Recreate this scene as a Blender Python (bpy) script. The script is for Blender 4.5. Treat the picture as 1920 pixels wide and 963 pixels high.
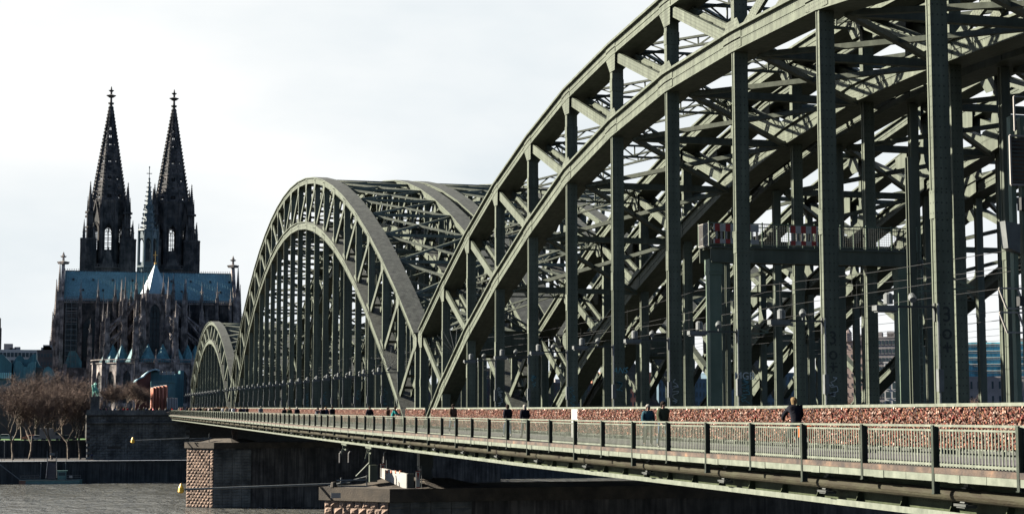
import bpy, math, random
import numpy as np
from mathutils import Vector, Matrix
random.seed(7); rng = np.random.default_rng(7)
for o in list(bpy.data.objects): bpy.data.objects.remove(o)
S = bpy.context.scene
C = S.collection
R = math.radians

# ------------------------------------------------------------------ camera
FPX = 3087.0                                   # focal length in pixels of a 1920 wide picture
PITCH = math.atan(285.5/3087.0); YAW = math.atan(810/3100.0)
cam = bpy.data.cameras.new('camera'); cam_o = bpy.data.objects.new('camera', cam); C.objects.link(cam_o)
cam.sensor_width = 36.0; cam.sensor_fit = 'HORIZONTAL'; cam.lens = 36.0*FPX/1920.0
cam.clip_start = 0.5; cam.clip_end = 20000
cam_o.location = (0, 0, 0); cam_o.rotation_euler = (math.pi/2+PITCH, 0, -YAW)
S.camera = cam_o
S.cycles.caustics_reflective = False; S.cycles.caustics_refractive = False; S.cycles.diffuse_bounces = 1
S.render.resolution_x = 1024; S.render.resolution_y = 513
# ------------------------------------------------------------------ light
SUN_EL, SUN_AZ = R(27), R(24)                  # azimuth counted from south (-X) towards west (+Y)
sdir = Vector((-math.cos(SUN_EL)*math.cos(SUN_AZ), math.cos(SUN_EL)*math.sin(SUN_AZ), math.sin(SUN_EL)))
sun = bpy.data.lights.new('sun', 'SUN'); sun.energy = 5.0; sun.angle = R(0.5); sun.color = (1.0, 0.93, 0.80)
sun_o = bpy.data.objects.new('sun', sun); C.objects.link(sun_o)
sun_o.rotation_euler = sdir.to_track_quat('Z', 'Y').to_euler(); sun_o.location = (-50, 0, 80)
W = bpy.data.worlds.new('World'); S.world = W; W.use_nodes = True
nt = W.node_tree; nt.nodes.clear()
out = nt.nodes.new('ShaderNodeOutputWorld'); bg = nt.nodes.new('ShaderNodeBackground')
sky = nt.nodes.new('ShaderNodeTexSky'); sky.sky_type = 'NISHITA'; sky.sun_disc = False
sky.sun_elevation = SUN_EL; sky.sun_rotation = math.atan2(sdir.x, sdir.y); sky.air_density = 0.5; sky.dust_density = 0.2; sky.altitude = 60
tc = nt.nodes.new('ShaderNodeTexCoord'); mp = nt.nodes.new('ShaderNodeMapping'); mp.inputs['Scale'].default_value = (1, 1, 2.6)
n1 = nt.nodes.new('ShaderNodeTexNoise'); n1.inputs['Scale'].default_value = 3.2; n1.inputs['Detail'].default_value = 6; n1.inputs['Roughness'].default_value = 0.5
n2 = nt.nodes.new('ShaderNodeTexNoise'); n2.inputs['Scale'].default_value = 1.3; n2.inputs['Detail'].default_value = 4
r1 = nt.nodes.new('ShaderNodeValToRGB'); r1.color_ramp.elements[0].position = 0.30; r1.color_ramp.elements[1].position = 0.60
CL = 0.111/0.05
r1.color_ramp.elements[0].color = (CL*.80, CL*.88, CL*.93, 1); r1.color_ramp.elements[1].color = (CL*1.07, CL*1.09, CL*1.09, 1)
mx = nt.nodes.new('ShaderNodeMix'); mx.data_type = 'RGBA'
sx = nt.nodes.new('ShaderNodeSeparateXYZ'); ad = nt.nodes.new('ShaderNodeMath'); ad.operation = 'MULTIPLY_ADD'; ad.inputs[1].default_value = 0.7; mrg = nt.nodes.new('ShaderNodeMapRange')
L_ = nt.links.new
# a bank of bright cloud fills the western sky; the sky behind the photographer is clear
L_(tc.outputs['Generated'], mp.inputs['Vector']); L_(mp.outputs[0], n1.inputs['Vector']); L_(tc.outputs['Generated'], n2.inputs['Vector']); L_(n1.outputs['Fac'], r1.inputs[0])
L_(tc.outputs['Generated'], sx.inputs[0]); L_(n2.outputs['Fac'], ad.inputs[0]); L_(sx.outputs['Y'], ad.inputs[2])
L_(ad.outputs[0], mrg.inputs[0]); mrg.inputs[1].default_value = 0.55; mrg.inputs[2].default_value = 0.95
L_(mrg.outputs[0], mx.inputs['Factor']); L_(sky.outputs[0], mx.inputs['A']); L_(r1.outputs[0], mx.inputs['B'])
L_(mx.outputs['Result'], bg.inputs['Color']); bg.inputs['Strength'].default_value = 0.05
L_(bg.outputs[0], out.inputs[0])
S.view_settings.view_transform = 'Standard'; S.view_settings.look = 'None'; S.view_settings.gamma = 1
S.view_settings.exposure = 3.08

# ------------------------------------------------------------------ helpers
FW = Vector((math.sin(YAW)*math.cos(PITCH), math.cos(YAW)*math.cos(PITCH), math.sin(PITCH)))
RT = Vector((math.cos(YAW), -math.sin(YAW), 0)); UP = RT.cross(FW)
def at(x, y, Y):
    """the point of the plane at distance Y along the bridge that lies in the direction (x, y)"""
    r = FW*FPX + RT*(x-960) + UP*(481.5-y)
    return Vector((r.x*Y/r.y, Y, r.z*Y/r.y))
WL = {}
def prop(o, label=None, cat=None, group=None, kind=None):
    if label: o['label'] = label
    if cat: o['category'] = cat
    if group: o['group'] = group
    if kind: o['kind'] = kind
    return o
def thing(name, label=None, cat=None, loc=(0, 0, 0), group=None, parent=None):
    o = bpy.data.objects.new(name, None); C.objects.link(o); o.empty_display_size = 0.2
    base = WL[parent.name] if parent else Vector((0, 0, 0))
    o.location = Vector(loc)-base
    if parent: o.parent = parent
    WL[o.name] = Vector(loc)
    return prop(o, label, cat, group)
class MB:
    def __init__(s): s.v = []; s.f = []; s.uv = []; s.m = []; s.mi = 0
    def face(s, idx, uv=None):
        s.f.append(idx); s.uv.append(uv or [(0, 0)]*len(idx)); s.m.append(s.mi)
    def bar(s, p, q, w, h, side=None, uoff=0.0):
        p = Vector(p); q = Vector(q); d = q-p; ln = d.length
        if ln < 1e-6: return
        d /= ln
        a = Vector(side) if side else Vector((1, 0, 0))
        a = a-d*a.dot(d)
        if a.length < 1e-3: a = Vector((0, 1, 0))-d*d.y
        a.normalize(); b = d.cross(a)
        n = len(s.v)
        for e in (p, q):
            for i, j in ((-1, -1), (1, -1), (1, 1), (-1, 1)): s.v.append(e+a*(w/2*i)+b*(h/2*j))
        for k in range(4):
            k2 = (k+1) % 4; dim = w if k % 2 == 0 else h
            s.face([n+k, n+k2, n+4+k2, n+4+k], [(uoff, 0), (uoff, dim), (uoff+ln, dim), (uoff+ln, 0)])
        s.face([n+3, n+2, n+1, n]); s.face([n+4, n+5, n+6, n+7])
    def box(s, x0, x1, y0, y1, z0, z1):
        n = len(s.v)
        for z in (z0, z1):
            for x, y in ((x0, y0), (x1, y0), (x1, y1), (x0, y1)): s.v.append(Vector((x, y, z)))
        for a, b, c, d, U, V in ((0, 1, 5, 4, x1-x0, z1-z0), (1, 2, 6, 5, y1-y0, z1-z0), (2, 3, 7, 6, x1-x0, z1-z0), (3, 0, 4, 7, y1-y0, z1-z0), (4, 5, 6, 7, x1-x0, y1-y0), (3, 2, 1, 0, x1-x0, y1-y0)):
            s.face([n+a, n+b, n+c, n+d], [(0, 0), (U, 0), (U, V), (0, V)])
    def tube(s, pts, r, n=8, cap=True):
        rs = r if isinstance(r, (list, tuple)) else [r]*len(pts)
        P = [Vector(p) for p in pts]; base = len(s.v); ref = None
        for i, p in enumerate(P):
            t = (P[min(i+1, len(P)-1)]-P[max(i-1, 0)]).normalized()
            if ref is None: ref = Vector((0, 0, 1)) if abs(t.z) < .9 else Vector((1, 0, 0))
            a = t.cross(ref).normalized(); b = a.cross(t)
            for k in range(n):
                th = 2*math.pi*k/n; s.v.append(p+a*(math.cos(th)*rs[i])+b*(math.sin(th)*rs[i]))
        for i in range(len(P)-1):
            for k in range(n):
                k2 = (k+1) % n
                s.face([base+i*n+k, base+(i+1)*n+k, base+(i+1)*n+k2, base+i*n+k2])
        if cap:
            s.face([base+k for k in range(n)]); s.face([base+(len(P)-1)*n+k for k in reversed(range(n))])
    def frus(s, cx, cy, z0, z1, r0, r1, n=8, rot=None):
        rot = math.pi/n if rot is None else rot; b = len(s.v)
        for z, r in ((z0, r0), (z1, max(r1, 1e-3))):
            for k in range(n):
                th = rot+2*math.pi*k/n; s.v.append(Vector((cx+r*math.cos(th), cy+r*math.sin(th), z)))
        for k in range(n):
            k2 = (k+1) % n; s.face([b+k, b+k2, b+n+k2, b+n+k])
        s.face([b+n+k for k in range(n)]); s.face([b+k for k in reversed(range(n))])
    def poly(s, pts, o, u, nrm, t, w=None):
        """extrude the 2D outline pts (a along u, b along w, default up) by t against nrm"""
        o = Vector(o); u = Vector(u); nrm = Vector(nrm).normalized(); w = Vector(w) if w else Vector((0, 0, 1)); b = len(s.v); n = len(pts)
        for k in (0, 1):
            for a, c in pts: s.v.append(o+u*a+w*c-nrm*(t*k))
        uv = [tuple(p) for p in pts]
        ar = sum(pts[i][0]*pts[(i+1) % n][1]-pts[(i+1) % n][0]*pts[i][1] for i in range(n))
        fl = (u.cross(w).dot(nrm) > 0) == (ar > 0)
        f1 = [b+i for i in range(n)]; f2 = [b+n+i for i in range(n)]
        s.face(f1 if fl else f1[::-1], uv if fl else uv[::-1]); s.face(f2[::-1] if fl else f2, uv[::-1] if fl else uv)
        for i in range(n):
            j = (i+1) % n; q = [b+i, b+n+i, b+n+j, b+j]
            s.face(q if fl else q[::-1])
    def build(s, name, mat, parent=None, origin=None, **kw):
        me = bpy.data.meshes.new(name)
        base = WL[parent.name] if parent else (Vector(origin) if origin else Vector((0, 0, 0)))
        me.from_pydata([tuple(v-base) for v in s.v], [], s.f)
        ul = me.uv_layers.new(name='UVMap')
        ul.data.foreach_set('uv', np.array([c for f in s.uv for p in f for c in p], dtype=np.float32))
        mats = mat if isinstance(mat, (list, tuple)) else [mat]
        for m in mats: me.materials.append(m)
        if len(mats) > 1: me.polygons.foreach_set('material_index', s.m)
        me.update()
        o = bpy.data.objects.new(name, me); C.objects.link(o)
        if parent: o.parent = parent
        else: o.location = base
        WL[o.name] = base.copy()
        return prop(o, kw.get('label'), kw.get('cat'), kw.get('group'), kw.get('kind'))
def one(name, mat, parent, fn, **kw):
    m = MB(); fn(m); return m.build(name, mat, parent, **kw)
def inst(name, mesh, parent, loc, rot=(0, 0, 0), scale=(1, 1, 1), **kw):
    """another object on shared mesh data; loc is a world position"""
    o = bpy.data.objects.new(name, mesh); C.objects.link(o)
    base = WL[parent.name] if parent else Vector((0, 0, 0))
    o.location = Vector(loc)-base; o.rotation_euler = rot; o.scale = scale
    if parent: o.parent = parent
    WL[o.name] = Vector(loc)
    return prop(o, kw.get('label'), kw.get('cat'), kw.get('group'), kw.get('kind'))
def meshof(name, mat, fn):
    m = MB(); fn(m); o = m.build(name, mat); me = o.data; bpy.data.objects.remove(o); return me

# ------------------------------------------------------------------ materials
DIM = 0.73
def mat(name, col, col2=None, rough=0.6, metal=0.0, nscale=1.0, bump=0.0, bscale=8.0, c3=None, spec=0.2, rivet=None, stretch=(1, 1, 1), contrast=(0.35, 0.68), streak=0.0, vcol=None):
    m = bpy.data.materials.new(name); m.use_nodes = True; t = m.node_tree; b = t.nodes['Principled BSDF']; N = t.nodes.new; K = t.links.new
    col = tuple(c*DIM for c in col); col2 = tuple(c*DIM for c in col2) if col2 else None; c3 = tuple(c*DIM for c in c3) if c3 else None
    b.inputs['Roughness'].default_value = rough; b.inputs['Metallic'].default_value = metal; b.inputs['Specular IOR Level'].default_value = spec
    g = N('ShaderNodeNewGeometry'); mpn = N('ShaderNodeMapping'); mpn.inputs['Scale'].default_value = stretch; K(g.outputs['Position'], mpn.inputs['Vector'])
    no = N('ShaderNodeTexNoise'); no.inputs['Scale'].default_value = nscale; no.inputs['Detail'].default_value = 8; no.inputs['Roughness'].default_value = 0.62; K(mpn.outputs[0], no.inputs['Vector'])
    rp = N('ShaderNodeValToRGB'); e = rp.color_ramp.elements; e[0].position, e[1].position = contrast
    e[0].color = (*col, 1); e[1].color = (*(col2 or tuple(c*1.25 for c in col)), 1)
    if c3: x = e.new(0.82); x.color = (*c3, 1)
    K(no.outputs['Fac'], rp.inputs[0]); last = rp.outputs[0]
    if vcol:
        a = N('ShaderNodeAttribute'); a.attribute_name = vcol; last = a.outputs['Color']
    hs = None
    if streak:
        mp2 = N('ShaderNodeMapping'); mp2.inputs['Scale'].default_value = (2.2, 2.2, 0.12); K(g.outputs['Position'], mp2.inputs['Vector'])
        n2 = N('ShaderNodeTexNoise'); n2.inputs['Scale'].default_value = 1.6; n2.inputs['Detail'].default_value = 5; K(mp2.outputs[0], n2.inputs['Vector'])
        mr = N('ShaderNodeMapRange'); mr.inputs[1].default_value = .35; mr.inputs[2].default_value = .7; mr.inputs[3].default_value = 1-streak; mr.inputs[4].default_value = 1+streak*.5; K(n2.outputs['Fac'], mr.inputs[0])
        mm = N('ShaderNodeMix'); mm.data_type = 'RGBA'; mm.blend_type = 'MULTIPLY'; mm.inputs['Factor'].default_value = 1
        cc = N('ShaderNodeCombineColor'); [K(mr.outputs[0], cc.inputs[i]) for i in range(3)]
        K(last, mm.inputs['A']); K(cc.outputs[0], mm.inputs['B']); last = mm.outputs['Result']
    bn = N('ShaderNodeBump'); bn.inputs['Strength'].default_value = bump; bn.inputs['Distance'].default_value = 0.05
    nb = N('ShaderNodeTexNoise'); nb.inputs['Scale'].default_value = bscale; nb.inputs['Detail'].default_value = 4; K(mpn.outputs[0], nb.inputs['Vector']); K(nb.outputs['Fac'], bn.inputs['Height'])
    if rivet:
        pu, pv, rad = rivet
        uv = N('ShaderNodeTexCoord'); sx = N('ShaderNodeSeparateXYZ'); K(uv.outputs['UV'], sx.inputs[0])
        def M(op, a, bb=None):
            q = N('ShaderNodeMath'); q.operation = op
            for i, z in enumerate((a, bb)):
                if z is None: continue
                if isinstance(z, (int, float)): q.inputs[i].default_value = z
                else: K(z, q.inputs[i])
            return q.outputs[0]
        def cell(o_, p): return M('MULTIPLY', M('SUBTRACT', M('FRACT', M('DIVIDE', o_, p)), 0.5), p)
        du = cell(sx.outputs['X'], pu); dv = cell(sx.outputs['Y'], pv)
        dist = M('SQRT', M('ADD', M('MULTIPLY', du, du), M('MULTIPLY', dv, dv)))
        dot = M('LESS_THAN', dist, rad)
        mm = N('ShaderNodeMix'); mm.data_type = 'RGBA'; K(M('MULTIPLY', dot, 0.7), mm.inputs['Factor']); K(last, mm.inputs['A']); mm.inputs['B'].default_value = (*(c*.25 for c in col), 1); last = mm.outputs['Result']
    K(last, b.inputs['Base Color']); K(bn.outputs[0], b.inputs['Normal'])
    return m
M_ = {}
M_['steel'] = mat('bridge_paint', (.045, .052, .037), (.068, .075, .056), .55, nscale=.9, bump=.25, bscale=3, streak=.32, c3=(.055, .046, .034), contrast=(.3, .72), spec=.1, rivet=(.17, .33, .032))
M_['steel_gusset'] = mat('bridge_paint_riveted', (.045, .052, .037), (.068, .075, .056), .55, nscale=.9, bump=.25, bscale=3, streak=.32, c3=(.055, .046, .034), contrast=(.3, .72), spec=.1, rivet=(.155, .155, .036))
M_['steel_plain'] = mat('bridge_paint_smooth', (.040, .047, .035), (.060, .066, .050), .55, nscale=.9, bump=.2, bscale=3, streak=.28, contrast=(.3, .75), spec=.1)
M_['steel_top'] = mat('bridge_paint_grimy', (.026, .027, .024), (.056, .058, .050), .65, nscale=2.2, bump=.2, bscale=3, streak=.25, spec=.1, rivet=(.17, .17, .026))
M_['steel_green'] = mat('gantry_paint', (.060, .080, .060), (.085, .105, .08), .5, nscale=.8, bump=.1, streak=.15, spec=.05)
M_['rail_paint'] = mat('railing_paint', (.064, .071, .055), (.100, .107, .084), .5, nscale=3, bump=.1, c3=(.055, .040, .026), spec=.1, streak=.15)
M_['post_dark'] = mat('railing_post_paint', (.014, .017, .014), (.028, .032, .025), .6, nscale=3, spec=.05)
M_['rust'] = mat('rusty_kerb', (.016, .012, .010), (.055, .036, .024), .85, nscale=1.3, bump=.5, bscale=12, c3=(.20, .10, .05), contrast=(.40, .6))
M_['asphalt'] = mat('walkway_asphalt', (.040, .038, .040), (.058, .055, .058), .9, nscale=.6, bump=.3, bscale=30)
M_['girder'] = mat('girder_paint', (.020, .025, .013), (.036, .042, .022), .6, nscale=1.5, bump=.2, streak=.3, spec=.05, rivet=(.13, .3, .025))
M_['pipe'] = mat('weathered_pipe', (.014, .011, .007), (.026, .025, .015), .7, nscale=2.5, bump=.4, bscale=20, c3=(.02, .013, .008), spec=.05, stretch=(1, .3, 1))
M_['roofdk'] = mat('dark_lead', (.018, .032, .036), (.04, .06, .065), .5, nscale=.5)
M_['museum_wall'] = mat('dark_red_wall', (.05, .018, .015), (.075, .028, .022), .85, nscale=.4)
M_['teal2'] = mat('museum_zinc_light', (.03, .09, .10), (.045, .115, .12), .5, nscale=.3, streak=.3)
M_['glass_lit'] = mat('pale_green_glazing', (.12, .30, .30), (.18, .38, .38), .2, nscale=.4)
M_['facade_pink'] = mat('pinkish_render', (.15, .11, .095), (.19, .145, .125), .85, nscale=.2)
M_['facade_blue'] = mat('bluish_cladding', (.02, .04, .055), (.035, .06, .08), .6, nscale=.2)
M_['dark'] = mat('dark_steel', (.02, .022, .02), (.035, .037, .033), .6, nscale=1, bump=.2)
M_['black'] = mat('black_rubber', (.012, .012, .012), (.02, .02, .02), .5)
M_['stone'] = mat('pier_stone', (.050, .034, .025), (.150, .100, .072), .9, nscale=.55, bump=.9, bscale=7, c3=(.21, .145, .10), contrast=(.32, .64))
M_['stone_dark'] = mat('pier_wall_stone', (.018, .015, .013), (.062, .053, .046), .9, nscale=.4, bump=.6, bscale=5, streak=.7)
M_['stone_wall'] = mat('abutment_stone', (.026, .026, .024), (.105, .10, .09), .9, nscale=.35, bump=.6, bscale=2, streak=.3)
M_['mortar'] = mat('dark_mortar', (.02, .018, .015), (.035, .03, .025), .95, nscale=2)
M_['concrete'] = mat('weathered_concrete', (.014, .011, .008), (.042, .032, .022), .9, nscale=.7, bump=.5, bscale=10, c3=(.035, .05, .018))
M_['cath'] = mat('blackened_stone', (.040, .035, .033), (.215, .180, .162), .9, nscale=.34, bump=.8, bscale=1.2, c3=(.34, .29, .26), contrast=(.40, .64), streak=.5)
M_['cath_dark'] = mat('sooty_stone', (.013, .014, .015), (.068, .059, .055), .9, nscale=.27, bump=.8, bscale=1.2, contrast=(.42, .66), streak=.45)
M_['glass_dark'] = mat('dark_glass', (.005, .012, .014), (.010, .020, .022), .5, nscale=.5, spec=.2)
M_['roof'] = mat('lead_roof', (.066, .130, .140), (.125, .235, .245), .65, nscale=.12, bump=.1, streak=.5)
M_['roof_cone'] = mat('dull_lead_cones', (.030, .085, .095), (.055, .135, .145), .7, nscale=.5, streak=.4)
M_['roof_pale'] = mat('pale_lead_roof', (.10, .17, .19), (.16, .23, .25), .4, nscale=.3, streak=.2)
M_['teal'] = mat('museum_zinc', (.015, .055, .062), (.025, .085, .09), .5, nscale=.2, streak=.3)
M_['verdigris'] = mat('verdigris', (.05, .16, .12), (.09, .26, .20), .6, nscale=1.2)
M_['gold'] = mat('gilding', (.25, .13, .03), (.32, .18, .05), .35, metal=.6)
M_['brick'] = mat('red_brick', (.27, .085, .05), (.34, .13, .08), .85, nscale=.6, streak=.2)
M_['bark'] = mat('plane_bark', (.030, .023, .016), (.14, .105, .075), .9, nscale=1.2, bump=.5)
M_['twig'] = mat('winter_twigs', (.046, .029, .021), (.098, .059, .040), .9, nscale=.3)
M_['grass'] = mat('lawn', (.02, .06, .008), (.04, .10, .015), .9, nscale=.8, bump=.5)
M_['prom'] = mat('promenade_paving', (.026, .023, .022), (.046, .041, .038), .9, nscale=.4, bump=.3)
M_['ground'] = mat('city_ground', (.03, .028, .025), (.05, .046, .04), .95, nscale=.05)
M_['quay'] = mat('quay_wall_stone', (.012, .013, .013), (.034, .035, .033), .9, nscale=.3, streak=.6)
M_['white'] = mat('white_paint', (.15, .15, .145), (.22, .22, .21), .5, nscale=2)
M_['white_dull'] = mat('light_render', (.13, .12, .11), (.18, .17, .155), .8, nscale=.3)
M_['red'] = mat('signal_red', (.13, .012, .01), (.17, .015, .012), .5, nscale=2)
M_['yellow'] = mat('signal_yellow', (.45, .24, .01), (.5, .28, .02), .5)
M_['lamp_grey'] = mat('lamp_housing', (.045, .048, .047), (.07, .074, .072), .5, nscale=3)
M_['boat_green'] = mat('boat_paint', (.03, .065, .06), (.05, .10, .09), .5, nscale=1)
M_['boat_rust'] = mat('rusty_hull', (.06, .03, .02), (.10, .05, .035), .8, nscale=2)
M_['glass_blue'] = mat('blue_glazing', (.012, .085, .11), (.06, .26, .31), .3, nscale=.5, stretch=(1, 1, .3), contrast=(.4, .6))
M_['facade'] = mat('concrete_facade', (.10, .09, .085), (.15, .135, .13), .85, nscale=.2, streak=.1)
M_['facade_pale'] = mat('pale_facade', (.19, .18, .17), (.25, .235, .22), .85, nscale=.2)
M_['facade_brown'] = mat('brown_facade', (.03, .024, .022), (.055, .044, .04), .85, nscale=.2)
M_['skin'] = mat('skin', (.12, .065, .045), (.15, .08, .055), .55)
M_['locks'] = mat('padlocks', (.1, .1, .1), rough=.35, metal=.25, vcol='tint')
M_['locks_back'] = mat('lock_mass', (.03, .012, .010), (.13, .055, .042), .6, nscale=14, bump=1.0, bscale=16, c3=(.2, .13, .10), contrast=(.35, .62))
M_['graf_blue'] = mat('pale_blue_spray', (.045, .12, .14), (.07, .17, .19), .8, nscale=9)
M_['graf_white'] = mat('white_spray', (.20, .22, .22), (.3, .32, .32), .8, nscale=9)
M_['graf_black'] = mat('black_spray', (.014, .016, .014), (.022, .024, .021), .8, nscale=9)
def cloth(name, c): M_[name] = mat(name, c, tuple(x*1.35 for x in c), .95, nscale=5, bump=.3, bscale=14, spec=.03); return M_[name]
for nme, c in (('black_cloth', (.006, .006, .008)), ('navy_cloth', (.012, .016, .03)), ('teal_cloth', (.01, .10, .095)), ('denim', (.03, .045, .075)), ('grey_cloth', (.06, .06, .065)),
               ('brown_cloth', (.05, .03, .02)), ('olive_cloth', (.022, .025, .015)), ('red_cloth', (.20, .02, .02)), ('beige_cloth', (.17, .13, .09)), ('white_cloth', (.30, .30, .29)), ('blue_jacket', (.012, .03, .038)),
               ('orange_bag', (.42, .07, .02)), ('hair_white', (.13, .12, .105)), ('hair_dark', (.012, .009, .007)), ('hair_blond', (.075, .05, .025)), ('pink_cloth', (.30, .10, .10)), ('sky_cloth', (.06, .16, .28))):
    cloth(nme, c)
# ------------------------------------------------------------------ vertical profile of the bridge
def interp(t, x):
    xs = [a for a, b in t]; ys = [b for a, b in t]; return float(np.interp(x, xs, ys))
ZP = [(-60, .12), (32, .10), (60, .01), (80, 0), (115, 0), (170, .03), (240, .13), (320, .22), (390, .29), (430, .30)]
def zp(Y): return interp(ZP, Y)
DECK = -1.50
WATER = -17.0
Y0, Y1 = -25, 406
# ------------------------------------------------------------------ setting: water, banks
def water_mat():
    m = bpy.data.materials.new('river_water'); m.use_nodes = True; t = m.node_tree; b = t.nodes['Principled BSDF']; N = t.nodes.new; K = t.links.new
    b.inputs['Base Color'].default_value = (.050, .050, .046, 1); b.inputs['Roughness'].default_value = .10; b.inputs['IOR'].default_value = 1.33
    g = N('ShaderNodeNewGeometry'); hs = []
    for sc, st, det in ((.26, (1, .55, 1), 6), (1.3, (1, .7, 1), 3), (.07, (1, .6, 1), 3)):
        mp = N('ShaderNodeMapping'); mp.inputs['Scale'].default_value = st; K(g.outputs['Position'], mp.inputs[0])
        a = N('ShaderNodeTexNoise'); a.inputs['Scale'].default_value = sc; a.inputs['Detail'].default_value = det; a.inputs['Roughness'].default_value = .6; K(mp.outputs[0], a.inputs['Vector']); hs.append(a)
    patch = N('ShaderNodeMapRange'); patch.inputs[1].default_value = .35; patch.inputs[2].default_value = .65; patch.inputs[3].default_value = .35; patch.inputs[4].default_value = 1.3; K(hs[2].outputs['Fac'], patch.inputs[0])
    m1 = N('ShaderNodeMath'); m1.operation = 'MULTIPLY_ADD'; m1.inputs[1].default_value = .13; K(hs[1].outputs['Fac'], m1.inputs[0]); K(hs[0].outputs['Fac'], m1.inputs[2])
    bn = N('ShaderNodeBump'); bn.inputs['Distance'].default_value = 1.6; K(patch.outputs[0], bn.inputs['Strength']); K(m1.outputs[0], bn.inputs['Height']); K(bn.outputs[0], b.inputs['Normal'])
    return m
def sheet(name, x0, x1, y0, y1, z, mt):
    m = MB(); n = len(m.v)
    for x, y in ((x0, y0), (x1, y0), (x1, y1), (x0, y1)): m.v.append(Vector((x, y, z)))
    m.face([0, 1, 2, 3]); return m.build(name, mt, kind='structure')
sheet('river', -4000, 4000, -1500, 402, WATER, water_mat())
QY = 399.0     # quay edge
one('quay_wall', M_['quay'], None, lambda m: (m.box(-900, 1200, QY, QY+1.2, WATER-1, -12.3), m.box(-900, 1200, QY-.25, QY+1.3, -12.3, -11.95)), kind='structure')
sheet('promenade', -900, 1200, QY+1.2, 424, -11.9, M_['prom'])
sheet('ground', -6000, 6000, 424.5, 9000, -7.8, M_['ground'])
sheet('lawn', -60, 2, 426, 470, -7.79, M_['grass'])
one('retaining_wall', M_['quay'], None, lambda m: (m.box(-900, 1.8, 423.5, 424.6, -12, -7.5), m.box(62, 1200, 423.5, 424.6, -12, -7.5)), kind='structure')
one('cathedral_terrace', M_['ground'], None, lambda m: m.box(-60, 140, 520, 980, -7.8, -1.6), kind='structure')
# promenade railing
pr = thing('promenade_railing', 'thin grey railing along the edge of the far quay wall', 'railing', (-40, QY+.6, -11.95))
def f(m):
    for z in (-11.1, -11.45): m.bar((-60, QY+.6, z), (62, QY+.6, z), .05, .05, (0, 0, 1))
one('top_rail', M_['lamp_grey'], pr, f)
for i, x in enumerate(np.arange(-58, 26, 2.4)):
    one('post', M_['lamp_grey'], pr, lambda m: m.bar((x, QY+.6, -11.95), (x, QY+.6, -11.05), .07, .07))

# ------------------------------------------------------------------ bridgehead (abutment) on the far bank
ab = thing('bridgehead', 'dark rough stone bridgehead wall on the far bank below the walkway end', 'wall', (14, 408, -12))
AX0, AX1 = 1.6, 90
one('wall_core', M_['mortar'], ab, lambda m: (m.box(AX0+.3, AX1, 408.3, 440, -12, -.7)))
one('coping', M_['stone_wall'], ab, lambda m: (m.box(AX0-.3, AX1, 407.4, 409.0, -1.35, -.9), m.box(AX0-.1, 20.0, 407.6, 408.4, -.9, -.15), m.box(AX0-.1, 24.5, 407.3, 408.2, -3.3, -3.0)))
stone_meshes = []
def rockstone(w, h, d, seed, mt):
    r = random.Random(seed)
    def fn(m):
        g = 3; n = len(m.v)
        for j in range(g+1):
            for i in range(g+1):
                e = 0 if (i in (0, g) or j in (0, g)) else 1
                m.v.append(Vector(((i/g-.5)*w, -(d*(.55+.75*r.random()) if e else d*.12), (j/g-.5)*h)))
        for j in range(g):
            for i in range(g):
                a = n+j*(g+1)+i; m.face([a, a+1, a+g+2, a+g+1])
        b = len(m.v)
        for x, z in ((-1, -1), (1, -1), (1, 1), (-1, 1)): m.v.append(Vector((x*w/2, .2, z*h/2)))
        c = [n, n+g, n+(g+1)**2-1, n+g*(g+1)]
        for k in range(4): m.face([c[k], b+k, b+(k+1) % 4, c[(k+1) % 4]])
    return meshof('stone', mt, fn)
sm_wall = [rockstone(1.56, .62, .12, k, M_['stone_wall']) for k in range(6)]
sm_pier = [rockstone(.70, .49, .12, 20+k, M_['stone']) for k in range(8)]
n_st = 0
for j in range(16):                                   # the part of the wall that is seen left of the far pier
    z = -11.7+j*.65
    if z > -1.5: break
    for i in range(15):
        x = AX0+.8+i*1.62+(.8 if j % 2 else 0)
        if x > 25.5: continue
        if abs(z+8.9) < .3 and (6.0 < x < 7.6 or 8.4 < x < 10): continue
        inst('stone', random.choice(sm_wall), ab, (x, 408.25-random.random()*.08, z)); n_st += 1

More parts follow.
